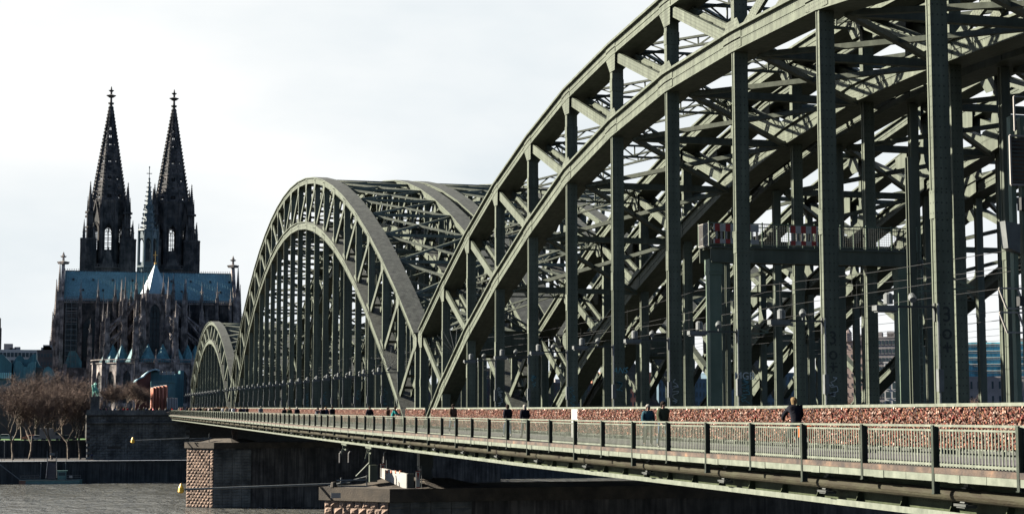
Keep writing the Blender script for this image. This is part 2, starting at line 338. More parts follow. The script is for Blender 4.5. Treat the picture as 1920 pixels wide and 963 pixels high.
# ------------------------------------------------------------------ river piers
def pier(Yc, half, label, tipX, shX, zt, nosemat):
    t = thing('river_pier', label, 'bridge pier', ((tipX+60)/2, Yc, WATER), 'stone river piers under the bridge')
    ys = half
    def plan(e=0.0): return [(tipX-e, Yc), (shX, Yc-ys-e), (74, Yc-ys-e), (74, Yc+ys+e), (shX, Yc+ys+e)]
    def prism(m, pl, z0, z1):
        b = len(m.v); n = len(pl)
        for z in (z0, z1):
            for x, y in pl: m.v.append(Vector((x, y, z)))
        for k in range(n): m.face([b+k, b+(k+1) % n, b+n+(k+1) % n, b+n+k])
        m.face([b+n+k for k in range(n)]); m.face([b+k for k in reversed(range(n))])
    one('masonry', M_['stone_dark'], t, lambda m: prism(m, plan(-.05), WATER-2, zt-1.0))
    one('pier_cap', M_['concrete'], t, lambda m: prism(m, plan(.45), zt-1.0, zt))
    one('cap_slope', M_['concrete'], t, lambda m: m.frus(shX+3.0, Yc, zt, zt+.6, 5.2, 2.6, 4, 0))
    a = Vector((tipX, Yc-.0, 0)); b = Vector((shX, Yc-ys, 0)); d = b-a; ln = d.length; ang = math.atan2(d.y, d.x)
    nrow = int((zt-1.0-WATER)/.52); ncol = int(ln/.73); wst = ln/ncol
    for j in range(nrow):
        for i in range(ncol):
            u = (i+.5+(.25 if j % 2 else -.25)*(0 if i in (0, ncol-1) else 1))*wst
            p = a+d*(u/ln)
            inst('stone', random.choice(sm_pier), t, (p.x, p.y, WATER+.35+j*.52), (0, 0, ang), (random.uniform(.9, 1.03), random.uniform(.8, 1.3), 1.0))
    # a first strip of blocks round the corner, on the shaded flank
    for j in range(nrow):
        for i in range(4):
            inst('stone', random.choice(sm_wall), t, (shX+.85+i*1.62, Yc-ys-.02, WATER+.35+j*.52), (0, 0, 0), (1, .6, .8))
    return t
pier(129.0, 4.2, 'nearer stone river pier with white marker boards standing on its cap', 18.6, 22.9, -6.0, None)
pier(295.5, 4.2, 'farther stone river pier with sunlit rough blocks rising from the water', 18.3, 22.6, -5.7, None)

# ------------------------------------------------------------------ arch spans
def sweep(m, pts, X, w, h, dz=0.0, cover=True):
    """box girder along (Y, z) points in the plane X"""
    P = [Vector((X, y, z+dz)) for y, z in pts]; n = len(P); T = []
    for i in range(n):
        a = (P[i]-P[i-1]).normalized() if i else None; b = (P[i+1]-P[i]).normalized() if i < n-1 else None
        t = a+b if (a and b) else (a or b); t = t.normalized()
        k = 1/max(.6, t.dot(a or b)); T.append((Vector((0, -t.z, t.y)), k))
    # make 'up' point up
    T = [((u if u.z > 0 else -u), k) for u, k in T]
    rects = [(w, -h/2, h/2, 0)]
    if cover: rects += [(w+.34, h/2-.03, h/2+.08, 1), (w+.10, -h/2-.05, -h/2, 0), (w+.06, -.04, .03, 0)]
    for (ww, a, b, mi) in rects:
        m.mi = mi; base = len(m.v); ul = 0; us = [0]
        for i in range(1, n): ul += (P[i]-P[i-1]).length; us.append(ul)
        for i in range(n):
            u, k = T[i]
            for sx, q in ((-1, a), (1, a), (1, b), (-1, b)): m.v.append(P[i]+Vector((sx*ww/2, 0, 0))+u*(q*k))
        for i in range(n-1):
            for k in range(4):
                k2 = (k+1) % 4; dim = ww if k % 2 == 0 else (b-a); A = base+i*4; B = A+4
                m.mi = 1 if (mi and k == 2) else 0
                m.face([A+k, B+k, B+k2, A+k2], [(us[i], 0), (us[i+1], 0), (us[i+1], dim), (us[i], dim)])
        m.face([base+k for k in range(4)]); m.face([base+(n-1)*4+k for k in (3, 2, 1, 0)])
    m.mi = 0
def arc(m, pts, X, **k): sweep(m, pts, X, **k)
TRUSS = [26.6, 36.2, 38.6, 48.2, 51.6, 61.2]
def laced(m, p, q, w, h, n=None, th=.07, pitch=.9):
    """latticed strut: two flange pairs and zigzag lacing; h measured in the vertical plane of the strut"""
    p = Vector(p); q = Vector(q); d = (q-p); ln = d.length; d.normalize(); s = d.cross(Vector((0, 0, 1))).normalized(); u = s.cross(d)
    for k in (-1, 1): m.bar(p+u*(k*h/2), q+u*(k*h/2), w, th*1.5, s)
    n = max(3, int(ln/pitch))
    for i in range(n):
        a = p+d*(ln*i/n); b = p+d*(ln*(i+1)/n); k = 1 if i % 2 else -1
        m.bar(a+u*(k*h/2), b-u*(k*h/2), th, th, s)
        if i % 2 == 0: m.bar(a+u*(h/2), a-u*(h/2), th, th, s)
def span(name, label, Ya, nb, bay, low, upp, switch, Yc, lowmin, style):
    """Ya: first node (largest Y is Ya+nb*bay); low/upp: functions of Y"""
    t = thing(name, label, 'bridge', (43, Ya, DECK), 'arch spans of the railway bridge')
    Ys = [Ya+bay*k for k in range(nb+1)]
    for ti, X in enumerate(TRUSS):
        riv = ti < 2
        ms = M_['steel'] if riv else M_['steel_plain']; mg = M_['steel_gusset'] if riv else M_['steel_plain']
        tr = thing('arch_truss', None, None, (X, Ya, DECK), None, t)
        up = [(y, upp(y)) for y in Ys]
        lo = [(y, low(y)) for y in Ys]
        # lower chord: feet go down to the deck and below it outside the nodes
        fa, fb = foot(low, Ya, +1), foot(low, Ys[-1], -1)
        lpts = [fa]+[q for q in lo if q[1] > .6 and fa[0] < q[0] < fb[0]]+[fb]
        one('lower_chord', [ms, M_['steel_top']], tr, lambda m: sweep(m, lpts, X, 1.28 if ti < 3 else 1.0, .80 if ti < 2 else .62))
        one('upper_chord', [ms, M_['steel_top']], tr, lambda m: sweep(m, up, X, 1.28 if ti < 3 else 1.0, .60 if ti < 2 else .5))
        if style != 'far':
            for k, (y, z) in enumerate(up):
                sl = (upp(y+1)-upp(y-1))/2; g = 1 if y < switch else -1
                one('gusset_plate', mg, tr, lambda m: m.poly([(-.75, z-.75*sl+.26), (.75, z+.75*sl+.26), (.75, z+.75*sl-.33), (.40+.30*g, z-1.15), (-.40+.30*g, z-1.15), (-.75, z-.75*sl-.33)], (X-.67, y, 0), (0, 1, 0), (-1, 0, 0), .025))
            for k, (y, z) in enumerate(lo):
                if z < 1.0: continue
                sl = (low(y+1)-low(y-1))/2
                one('gusset_plate', mg, tr, lambda m: m.poly([(-.95, z-.95*sl-.38), (-.22, z-.22*sl-.42), (.22, z+.22*sl-.42), (.95, z+.95*sl-.38), (.95, z+.95*sl+.40), (.55, z+.55*sl+.9), (-.55, z-.55*sl+.9), (-.95, z-.95*sl+.40)], (X-.67, y, 0), (0, 1, 0), (-1, 0, 0), .03))
        if ti >= 2 and style == 'near':
            for k, (y, z) in enumerate(lo):
                if z < 1.0 or k in (0, nb): continue
                sl = (low(y+1)-low(y-1))/2; zt_ = z+.35
                pts = [(-1.5, z-1.5*sl+.3), (1.5, z+1.5*sl+.3)]+[(1.5-1.25*math.sin(a), z+1.5*sl+.3+(1.9-1.0*abs(sl))*(1-math.cos(a))) for a in (.3, .7, 1.1, 1.5)]+[(-1.5+1.25*math.sin(a), z-1.5*sl+.3+(1.9+1.0*abs(sl)*0)*(1-math.cos(a))) for a in (1.5, 1.1, .7, .3)]
                one('rounded_gusset', ms, tr, lambda m: m.poly(pts, (X-.28, y, 0), (0, 1, 0), (-1, 0, 0), .06))
        xo = X-.33 if ti == 0 else X; hw = .30 if ti == 0 else (.27 if ti == 1 else .21)
        for k, y in enumerate(Ys):
            zl, zu = low(y), upp(y)
            hb = .16
            end = k in (0, nb)
            if not end and zl > .7:
                def fn(m):
                    m.box(xo-hw, xo+hw, y-hb/2-.07, y-hb/2, DECK-.3, zl-.4); m.box(xo-hw, xo+hw, y+hb/2, y+hb/2+.07, DECK-.3, zl-.4)
                    m.box(xo-hw+.03, xo+hw-.03, y-hb/2, y+hb/2, DECK-.3, zl-.4)
                    m.box(xo-hw-.015, xo+hw+.015, y-hb/2-.085, y+hb/2+.085, zl*.42, zl*.42+.9)
                one('hanger', ms, tr, fn)
            if not end or True:
                zb = (zl+.4) if zl > .7 and not end else DECK-.3
                one('web_post', ms, tr, lambda m: (m.box(xo-hw, xo+hw, y-.17, y+.17, zb, zu-.3), m.box(xo-hw-.02, xo+hw+.02, y-.19, y+.19, zb+(zu-zb)*.5-.3, zb+(zu-zb)*.5+.3)))
        for k in range(nb):
            y0, y1 = Ys[k], Ys[k+1]
            a, b = ((y1, y0) if (y0+y1)/2 > switch else (y0, y1))      # upper node at a, lower node at b
            zb = max(low(b)+.35, DECK+.2)
            def fn(m):
                p = Vector((X, a, upp(a)-.25)); q = Vector((X, b, max(low(b)-.05, DECK+.3)))
                if ti >= 2: m.bar(p, q, .5, .42); return
                for sx in (-1, 1): m.bar(p+Vector((sx*.46, 0, 0)), q+Vector((sx*.46, 0, 0)), .16, .50)
                if style != 'far':
                    for i in range(1, 5): c = p.lerp(q, i/5); m.bar(c-Vector((.5, 0, 0)), c+Vector((.5, 0, 0)), .35, .06, (q-p))
            one('diagonal', mg, tr, fn)
    # bracing between the two trusses of each bridge
    for bi in range(3):
        Xa, Xb = TRUSS[2*bi]+.6, TRUSS[2*bi+1]-.6
        br = thing('wind_bracing', None, None, (Xa, Ya, upp(Yc)), None, t)
        for k, y in enumerate(Ys):
            z = upp(y); tall = z > 6.6
            if k in (0, nb):
                one('portal_girder', M_['steel_plain'], br, lambda m: (m.box(Xa, Xb, y-.25, y+.25, z-1.6, z+.2), m.box(Xa, Xb, y-.4, y+.4, z+.2, z+.26), m.box(Xa, Xb, y-.4, y+.4, z-1.66, z-1.6)))
                continue
            if style == 'near' and bi == 0: one('strut', M_['steel_plain'], br, lambda m: laced(m, (Xa, y, z-.3), (Xb, y, z-.3), .22, .7))
            else: one('strut', M_['steel_plain'], br, lambda m: m.bar((Xa, y, z), (Xb, y, z), .28, .28, (0, 0, 1)))
            zl = low(y)
            if zl > lowmin:
                one('strut', M_['steel_plain'], br, lambda m: m.bar((Xa, y, zl-.45), (Xb, y, zl-.45), .34, .34, (0, 0, 1)))
        for k in range(nb):
            y0, y1 = Ys[k], Ys[k+1]
            for (f0, ya, yb) in ((upp, y0, y1), (low, y0, y1)):
                if f0 is low and min(low(y0), low(y1)) < lowmin: continue
                if f0 is low and style == 'far': continue
                for s in (0, 1):
                    yy0, yy1 = (ya, yb) if s == 0 else (yb, ya); zz = .02*s
                    p = (Xa, yy0, f0(yy0)+zz-(.5 if f0 is low else 0)); q = (Xb, yy1, f0(yy1)+zz-(.5 if f0 is low else 0))
                    if f0 is upp and style == 'near' and bi == 0: one('brace', M_['steel_plain'], br, lambda m: laced(m, p, q, .18, .45))
                    else: one('brace', M_['steel_plain'], br, lambda m: m.bar(p, q, .22, .24, (0, 0, 1)))
    return t
def foot(fn, Y, sgn):
    y = Y-sgn*2.0
    for _ in range(4000):
        if fn(y) >= DECK-.35: break
        y += sgn*.02
    return (y, fn(y))
def tab(T, mirror=None):
    T = sorted(T); xs = [a for a, b in T]; ys = [b for a, b in T]
    def fn(y):
        if y < xs[0]: return ys[0]+(y-xs[0])*(ys[1]-ys[0])/(xs[1]-xs[0])
        if y > xs[-1]: return ys[-1]+(y-xs[-1])*(ys[-1]-ys[-2])/(xs[-1]-xs[-2])
        return float(np.interp(y, xs, ys))
    return fn
nl = [(128.1, -2.6), (122.4, .0), (119.9, 1.6), (116, 3.3), (111.8, 5.2), (103.7, 8.2), (95.6, 10.75), (87.4, 12.95), (79.3, 14.3), (71.1, 15.1), (63.0, 15.25)]
nlow = tab(nl+[(126-a, b) for a, b in nl[:-1]])
nu = [(128.1, 6.0), (119.9, 9.15), (111.8, 12.0), (103.7, 14.35), (95.6, 16.15), (87.4, 17.55), (79.3, 18.35), (71.1, 18.85), (63.0, 18.95)]
nupp = tab(nu+[(126-a, b) for a, b in nu[:-1]])
span('near_arch_span', 'nearest arch span of the steel bridge, cut off by the right edge', -2.1, 16, 8.1375, nlow, nupp, 63, 63, 6.0, 'near')
mlow = lambda y: 23.1-.00385*(y-213.6)**2
mupp = lambda y: 28.3-.00328*(y-213)**2
span('middle_arch_span', 'tall middle arch span of the steel bridge between the two river piers', 130.2, 22, 7.53, mlow, mupp, 224, 213, 6.5, 'mid')
flow = lambda y: 14.25-.0057*(y-352.8)**2
fupp = lambda y: 18.0-.0042*(y-352.5)**2
span('far_arch_span', 'farthest and smallest looking arch span, in front of the cathedral', 297.6, 14, 7.85, flow, fupp, 356, 352.5, 6.0, 'far')

# fans of anti-climb spikes on the lower chords
for (Yc_, fn_, lb) in ((115.6, nlow, 'fan of thin anti-climb spikes on the foot of the near arch'), (141.5, mlow, 'fan of thin anti-climb spikes on the foot of the middle arch')):
    z0 = fn_(Yc_)+.45; t = thing('spike_fan', lb, 'spikes', (26.6, Yc_, z0), 'anti-climb spikes')
    for q in range(9):
        a = -.9+q*.28
        one('spike', M_['lamp_grey'], t, lambda m: m.bar((26.0, Yc_, z0), (26.0-1.9*math.sin(a), Yc_, z0+1.9*math.cos(a)), .035, .035))
# ------------------------------------------------------------------ railway deck under the arches
LR, LF = 20.9, 25.85                                      # planes of the railing and of the padlock fence
dk = thing('railway_deck', 'dark steel railway deck and girders carried by the three arch spans', 'bridge deck', (40, 190, DECK-1))
YB = [-25, 40, 80, 129, 170, 212, 254, 295.5, 350, 407]
def strip(m, x0, x1, z0, z1, ys=YB):
    for a, b in zip(ys[:-1], ys[1:]):
        n = len(m.v)
        for y in (a, b):
            for x, z in ((x0, z0), (x1, z0), (x1, z1), (x0, z1)): m.v.append(Vector((x, y, z+zp(y))))
        for k in range(4):
            k2 = (k+1) % 4; d = (x1-x0) if k % 2 == 0 else (z1-z0)
            m.face([n+k, n+k2, n+4+k2, n+4+k], [(a, 0), (a, d), (b, d), (b, 0)])
        if a == ys[0]: m.face([n+3, n+2, n+1, n])
        if b == ys[-1]: m.face([n+4, n+5, n+6, n+7])
for i, X in enumerate(TRUSS):
    one('main_girder', M_['steel_plain'], dk, lambda m: strip(m, X-.45, X+.45, -3.3, -1.75))
for i in range(3):
    x0, x1 = TRUSS[2*i]+.45, TRUSS[2*i+1]-.45
    one('track_bed', M_['ground'], dk, lambda m: strip(m, x0, x1, -2.2, -1.62))
    for tx in (2.3, 6.4):
        for g in (0, 1.44):
            one('rail', M_['dark'], dk, lambda m: strip(m, x0+tx+g-.45, x0+tx+g-.38, -1.62, -1.46))
for Y in np.arange(-21, 405, 7.6):
    one('cross_beam', M_['dark'], dk, lambda m: m.box(26, 61.6, Y-.2, Y+.2, -3.2+zp(Y), -2.25+zp(Y)))
# ------------------------------------------------------------------ the walkway beside it
wk = thing('walkway', 'cantilevered pedestrian walkway with a long pipe slung under its pale edge', 'footbridge', (23, 190, DECK))
one('walking_surface', M_['asphalt'], wk, lambda m: strip(m, LR+.05, LF+.3, -1.69, DECK))
one('edge_kerb', M_['rust'], wk, lambda m: strip(m, LR-.16, LR+.14, -1.675, DECK-.03, list(np.arange(-25, 407, 6.0))))
one('joists', M_['dark'], wk, lambda m: strip(m, LR+1.0, LF+.2, -2.44, -1.71))
one('edge_girder', M_['girder'], wk, lambda m: (strip(m, LR+.85, LR+.90, -2.71, -1.71), strip(m, LR+.58, LR+1.2, -2.78, -2.71)))
one('girder_flange', M_['rail_paint'], wk, lambda m: strip(m, LR+.55, LR+.58, -2.83, -2.66))
n_f = 0
ys = list(np.arange(-24, 406, 3.94))
for i, y in enumerate(ys):
    y1 = min(y+3.92, 406)
    one('fascia_plate', M_['rail_paint'], wk, lambda m: (strip(m, LR-.15, LR-.09, -1.865, -1.68, [y, y1]), m.box(LR-.17, LR-.15, y+1.2, y+1.75, -1.88+zp(y), -1.69+zp(y))))
one('pipe', M_['pipe'], wk, lambda m: m.tube([(LR+.42, y, -2.21+zp(y)) for y in YB], .165, 14))
for i, y in enumerate(np.arange(5.5, 404, 7.88)):
    z = zp(y)
    def fn(m):
        pts = [(LR+.42+.2*math.cos(t), y, -2.21+z+.2*math.sin(t)) for t in np.linspace(-2.2, 1.9, 12)]
        for a, b in zip(pts[:-1], pts[1:]): m.bar(a, b, .22, .035, (0, 1, 0))
        m.bar((LR+.44, y, -2.02+z), (LR+.44, y, -1.71+z), .20, .05, (0, 1, 0)); m.box(LR+.25, LR+.6, y-.2, y+.2, -2.51+z, -2.44+z); m.box(LR+.22, LR+.3, y-.3, y+.28, -2.47+z, -2.41+z)
    one('pipe_hanger', M_['dark'], wk, fn)
for i, y in enumerate(np.arange(4, 404, 2.63)):
    z = zp(y)
    one('bracket', M_['girder'], wk, lambda m: m.poly([(0, -2.7+z), (-.26, -2.7+z), (-.02, -2.1+z)], (LR+.85, y, 0), (1, 0, 0), (0, -1, 0), .03))
# ------------------------------------------------------------------ railing
rl = thing('walkway_railing', 'pale green steel railing with close vertical bars and dark posts on the walkway edge', 'railing', (LR, 190, DECK))
one('top_rail', M_['rail_paint'], rl, lambda m: (strip(m, LR-.05, LR+.06, -.515, -.455, list(np.arange(-25, 407, 9.0)))))
one('lower_rail', M_['rail_paint'], rl, lambda m: (strip(m, LR-.02, LR+.03, -.62, -.575, list(np.arange(-25, 407, 9.0)))))
one('bottom_rail', M_['rail_paint'], rl, lambda m: strip(m, LR-.03, LR+.04, -1.48, -1.42, list(np.arange(-25, 407, 9.0))))
py = [33.7+3.9*k for k in range(-2, 96)]
for k, y in enumerate(py):
    z = zp(y); lowz = -2.17 if k % 2 else -1.95
    def fn(m):
        m.box(LR-.17, LR-.12, y-.055, y+.055, lowz+z, -.47+z); m.box(LR-.12, LR-.03, y-.015, y+.015, lowz+z, -.50+z); m.box(LR-.03, LR+.0, y-.055, y+.055, lowz+z, -.50+z); m.box(LR-.19, LR+.02, y-.07, y+.07, lowz+z-.02, lowz+z)
    one('post', M_['post_dark'], rl, fn)
cnt = 0; stuff = MB(); bal = {}
for k in range(len(py)-1):
    for j in range(1, 26):
        y = py[k]+j*.15; z = zp(y)
        if k < 12:
            inst_me = bal.get('m')
            if inst_me is None:
                inst_me = bal['m'] = meshof('baluster', M_['rail_paint'], lambda m: (m.box(-.009, .009, -.020, .020, -1.44, -.58), m.box(-.02, .02, -.03, .03, -1.51, -1.41), m.box(-.012, .012, -.028, .028, -.64, -.57)))
            inst('baluster', inst_me, rl, (LR, y, z)); cnt += 1
        else:
            stuff.box(LR-.006, LR+.006, y-.016, y+.016, -1.49+z, -.58+z)
stuff.build('far_balusters', M_['rail_paint'], rl, kind='stuff')
# ------------------------------------------------------------------ padlock fence
fe = thing('padlock_fence', 'long walkway fence hung all over with red, brass and silver padlocks', 'fence', (LF, 190, DECK))
PW = 1.27
palette = [(.20, .035, .03), (.24, .06, .05), (.14, .02, .02), (.26, .18, .11), (.20, .15, .10), (.34, .31, .29), (.22, .20, .19), (.30, .15, .12), (.30, .20, .16), (.07, .05, .045), (.04, .04, .045), (.06, .07, .10), (.40, .37, .35), (.24, .10, .06), (.14, .10, .08), (.09, .04, .04), (.36, .27, .23), (.10, .07, .06), (.16, .08, .06)]
mc = tuple(sum(c[i] for c in palette)/len(palette) for i in range(3)); palette = [tuple(c[i]*.68+mc[i]*.32 for i in range(3)) for c in palette]
def lockmesh(seed, n):
    r = np.random.default_rng(seed); r2 = random.Random(seed)
    V = []; F = []; Cc = []
    for i in range(n):
        y = r2.uniform(-.60, .60); z = r2.uniform(-1.20, .0); w = r2.uniform(.020, .036); h = r2.uniform(.018, .034); d = r2.uniform(.010, .020); x = -.03-r2.random()*.13
        th = r2.gauss(0, .5); yaw = r2.gauss(0, .5); c = r2.choice(palette); k = r2.uniform(.7, 1.25); b = len(V)
        for ix in (-1, 1):
            for iy, iz in ((-1, -1), (1, -1), (.75, 1), (-.75, 1)):
                yy, zz, xx = iy*w, iz*h, ix*d
                yy, zz = yy*math.cos(th)-zz*math.sin(th), yy*math.sin(th)+zz*math.cos(th)
                xx, yy = xx*math.cos(yaw)-yy*math.sin(yaw), xx*math.sin(yaw)+yy*math.cos(yaw)
                V.append((x+xx, y+yy, z+zz))
        fs = [(0, 3, 2, 1), (4, 5, 6, 7), (0, 1, 5, 4), (1, 2, 6, 5), (2, 3, 7, 6), (3, 0, 4, 7)]
        for q in fs: F.append([b+v for v in q]); Cc.append((c[0]*k, c[1]*k, c[2]*k, 1))
    me = bpy.data.meshes.new('padlocks'); me.from_pydata(V, [], F); at_ = me.color_attributes.new('tint', 'FLOAT_COLOR', 'CORNER')
    arr = np.repeat(np.array(Cc, dtype=np.float32)*np.array([.44, .34, .28, 1], dtype=np.float32), 4, axis=0); at_.data.foreach_set('color', arr.ravel()); me.materials.append(M_['locks']); me.update(); return me
lm = [lockmesh(k, 620) for k in range(8)]
def pan(m):
    m.box(.02, .05, -PW/2+.02, PW/2-.02, -1.24, .02)
pan_me = meshof('lock_panel', M_['locks_back'], pan)
def frm(m):
    m.box(-.03, .05, -PW/2-.025, -PW/2+.025, DECK, .04); m.box(-.02, .04, -PW/2, PW/2, -1.28, -1.24)
frm_me = meshof('fence_post', M_['rail_paint'], frm)
cap_me = meshof('top_rail', M_['rail_paint'], lambda m: (m.box(-.07, .12, -PW/2+.004, PW/2-.004, .03, .13)))
yy = np.arange(24.3, 399, PW)
feet = [123.6, 134.2, 290.5, 302.0]
for k, y in enumerate(yy):
    if any(abs(y-f0) < 1.3 for f0 in feet): continue
    z = zp(y)
    if abs(y-84.9) < .64:
        wp = one('lock_panel', M_['white'], fe, lambda m: m.box(LF-.10, LF+.05, y-PW*.46, y+PW*.46, DECK+z, .02+z), label='white painted solid fence panel without padlocks')
    else:
        wp = inst('lock_panel', pan_me, fe, (LF, y, z))
        inst('padlocks', lm[(k*5+k//3) % 8], wp, (LF, y, z), kind='stuff')
    inst('fence_post', frm_me, wp, (LF, y, z)); inst('top_rail', cap_me, wp, (LF, y, z))
one('kerb', M_['dark'], fe, lambda m: strip(m, LF-.02, LF+.25, DECK-.1, DECK+.07))
# ------------------------------------------------------------------ bracket lamps on the hangers
hang = [-2.1+8.1375*k for k in range(17)]
def lamp(Y, X, z, label, big=True):
    t = thing('bracket_lamp', label, 'lamp', (X, Y, z), 'bracket lamps on the hangers above the walkway')
    one('arm', M_['dark'], t, lambda m: (m.bar((X, Y, z), (X-1.75, Y, z), .07, .07), m.bar((X, Y, z-.45), (X, Y, z+.12), .10, .10)))
    one('floodlight', M_['lamp_grey'], t, lambda m: (m.box(X-2.1, X-1.35, Y-.16, Y+.16, z-.14, z+.02), m.box(X-2.05, X-1.4, Y-.12, Y+.12, z-.19, z-.14)))
    one('sensor_drum', M_['lamp_grey'], t, lambda m: (m.frus(X-1.62, Y, z+.07, z+.36, .15, .15, 12), m.frus(X-1.62, Y, z+.36, z+.42, .15, .09, 12)))
    def sp(m): m.tube([(X-.85, Y-.16, z+.20), (X-.78, Y+.02, z+.29), (X-.70, Y+.20, z+.36)], [.10, .13, .10], 12); m.bar((X-.78, Y, z), (X-.78, Y, z+.26), .05, .05)
    one('spotlight', M_['lamp_grey'], t, sp)
    one('conduit', M_['lamp_grey'], t, lambda m: (m.tube([(X-.06, Y-.30, DECK+.1), (X-.06, Y-.30, z+.1)], .035, 6), m.box(X-.16, X+.02, Y-.42, Y-.26, .55, 1.25)))
wh = ['first bracket lamp from the right edge, on the widest hanger over the walkway', 'bracket lamp on the hanger just left of the cyclist with a grey drum', 'bracket lamp on the hanger painted with MGB letters, beside the gantry leg', 'bracket lamp on the hanger above the couple at the railing', 'bracket lamp on the hanger just left of the white fence panel', 'bracket lamp two hangers left of the white fence panel']
near = [hang[6], hang[7], hang[8], hang[9], hang[10], hang[11], hang[12], hang[13]]
for k, Y in enumerate(near):
    lb = wh[k] if k < len(wh) else ('bracket lamp over the man in a dark coat left of the fence pair', 'bracket lamp nearest the foot of the big near arch')[k-6]
    lamp(Y, 25.98, 3.15+zp(Y), lb)
for k in range(1, 22):
    Y = 130.2+7.53*k
    lamp(Y, 25.98, 3.1+zp(Y), 'small bracket lamp in the distant row on the middle arch span')
for k in range(1, 14):
    Y = 297.6+7.85*k
    lamp(Y, 25.98, 3.0+zp(Y), 'tiny bracket lamp in the row on the farthest arch span')
# ------------------------------------------------------------------ gantry platform with red and white barriers
GY = 70.6; GX0, GX1 = 27.75, 37.35
g = thing('gantry_platform', 'green steel signal gantry platform with caged railings across the near arch span', 'gantry', (GX0, GY, DECK))
def col(m, x):
    m.box(x-.02, x+.55, GY-.25, GY+.25, DECK-.2, 6.3); m.box(x-.06, x+.59, GY-.29, GY+.29, 6.15, 6.3); m.box(x-.05, x+.58, GY-.32, GY+.32, 6.3, 6.85)
one('leg', M_['steel_green'], g, lambda m: col(m, GX0)); one('leg', M_['steel_green'], g, lambda m: col(m, GX1-.1))
one('beam', M_['steel_plain'], g, lambda m: (m.box(GX0, GX1+.8, GY-.36, GY-.30, 6.75, 7.35), m.box(GX0, GX1+.8, GY-.45, GY-.2, 7.35, 7.42), m.box(GX0, GX1+.8, GY-.45, GY-.2, 6.70, 6.75), m.box(GX0-.1, GX1+.8, GY+.75, GY+.81, 6.75, 7.35)))
one('floor_plate', M_['dark'], g, lambda m: m.box(GX0-.1, GX1+.8, GY-.4, GY+.9, 7.42, 7.47))
def cage(m, x0, x1, y):
    m.bar((x0, y, 8.5), (x1, y, 8.5), .05, .05, (0, 0, 1)); m.bar((x0, y, 7.52), (x1, y, 7.52), .04, .04, (0, 0, 1))
    for x in np.arange(x0, x1+.01, (x1-x0)/8): m.bar((x, y, 7.45), (x, y, 8.58), .05, .05)
for y in (GY-.42, GY+.88): one('handrail', M_['steel_green'], g, lambda m: cage(m, GX0-.1, GX1+.8, y))
def mesh_(m, x0, x1, y):
    for x in np.arange(x0, x1, .11): m.bar((x, y, 7.5), (x, y, 8.48), .012, .012)
    for z in np.arange(7.6, 8.45, .11): m.bar((x0, y, z), (x1, y, z), .012, .012, (0, 0, 1))
one('wire_mesh', M_['dark'], g, lambda m: mesh_(m, GX0-.1, GX1+.8, GY-.41), kind='stuff')
one('end_cage', M_['white_dull'], g, lambda m: ([m.bar((GX0-.12, GY-.4+.1*i, 7.5), (GX0-.12, GY-.4+.1*i, 8.5), .02, .02) for i in range(13)], [m.bar((GX0-.12, GY-.4, z), (GX0-.12, GY+.88, z), .03, .03) for z in (7.5, 8.5)]))
one('ladder', M_['steel_green'], g, lambda m: ([m.bar((GX1+.95, GY-.5+s*.35, DECK), (GX1+.95, GY-.5+s*.35, 8.5), .04, .04) for s in (0, 1)], [m.bar((GX1+.95, GY-.5, z), (GX1+.95, GY-.15, z), .03, .03) for z in np.arange(DECK+.3, 7.4, .33)]))
def barrier(x0, lb, n=4):
    t = thing('barrier_board', lb, 'barrier', (x0, GY-.5, 7.5), 'red and white barriers on the gantry')
    w = n*.36
    one('upper_board', M_['white'], t, lambda m: m.box(x0, x0+w, GY-.50, GY-.47, 8.12, 8.46)); one('lower_board', M_['white'], t, lambda m: m.box(x0, x0+w, GY-.50, GY-.47, 7.56, 7.76))
    for i in range(n//2+n//4):
        one('red_field', M_['red'], t, lambda m: m.box(x0+.06+i*.52, x0+.30+i*.52, GY-.505, GY-.50, 8.12, 8.46))
        one('red_field', M_['red'], t, lambda m: m.box(x0+.06+i*.52, x0+.30+i*.52, GY-.505, GY-.50, 7.56, 7.76))
    one('slats', M_['white_dull'], t, lambda m: [m.box(x0+.1+i*.24, x0+.19+i*.24, GY-.495, GY-.475, 7.76, 8.12) for i in range(int(w/.24))], kind='stuff')
barrier(27.85, 'red and white barrier board at the left end of the gantry', 4)
barrier(29.35, 'red and white barrier board partly hidden by the hanger on the gantry', 2)
barrier(31.6, 'red and white barrier board in the middle of the gantry', 4)
# ------------------------------------------------------------------ overhead line masts, wires, signal
def mast(X, Y, lb, h=9.5):
    t = thing('line_mast', lb, 'mast', (X, Y, DECK), 'overhead line masts')
    one('pole', M_['steel_plain'], t, lambda m: (m.box(X-.13, X+.13, Y-.12, Y-.08, DECK-.2, h), m.box(X-.13, X+.13, Y+.08, Y+.12, DECK-.2, h), m.box(X-.02, X+.02, Y-.08, Y+.08, DECK-.2, h)))
    one('cantilever', M_['steel_green'], t, lambda m: (m.bar((X, Y, 5.6), (X+2.6, Y, 4.6), .07, .07), m.bar((X, Y, 4.4), (X+2.6, Y, 4.6), .06, .06)))
    one('insulator', M_['dark'], t, lambda m: [m.frus(X+.35, Y, 5.28+.09*i, 5.34+.09*i, .12, .09, 8) for i in range(4)])
mast(30.2, 56.0, 'grey overhead line mast standing right of the gantry between two hangers')
mast(37.4, 92.0, 'overhead line mast behind the second arch rib')
wt = thing('overhead_wires', 'thin overhead railway wires running along the tracks with droppers', 'wires', (31, 60, 4))
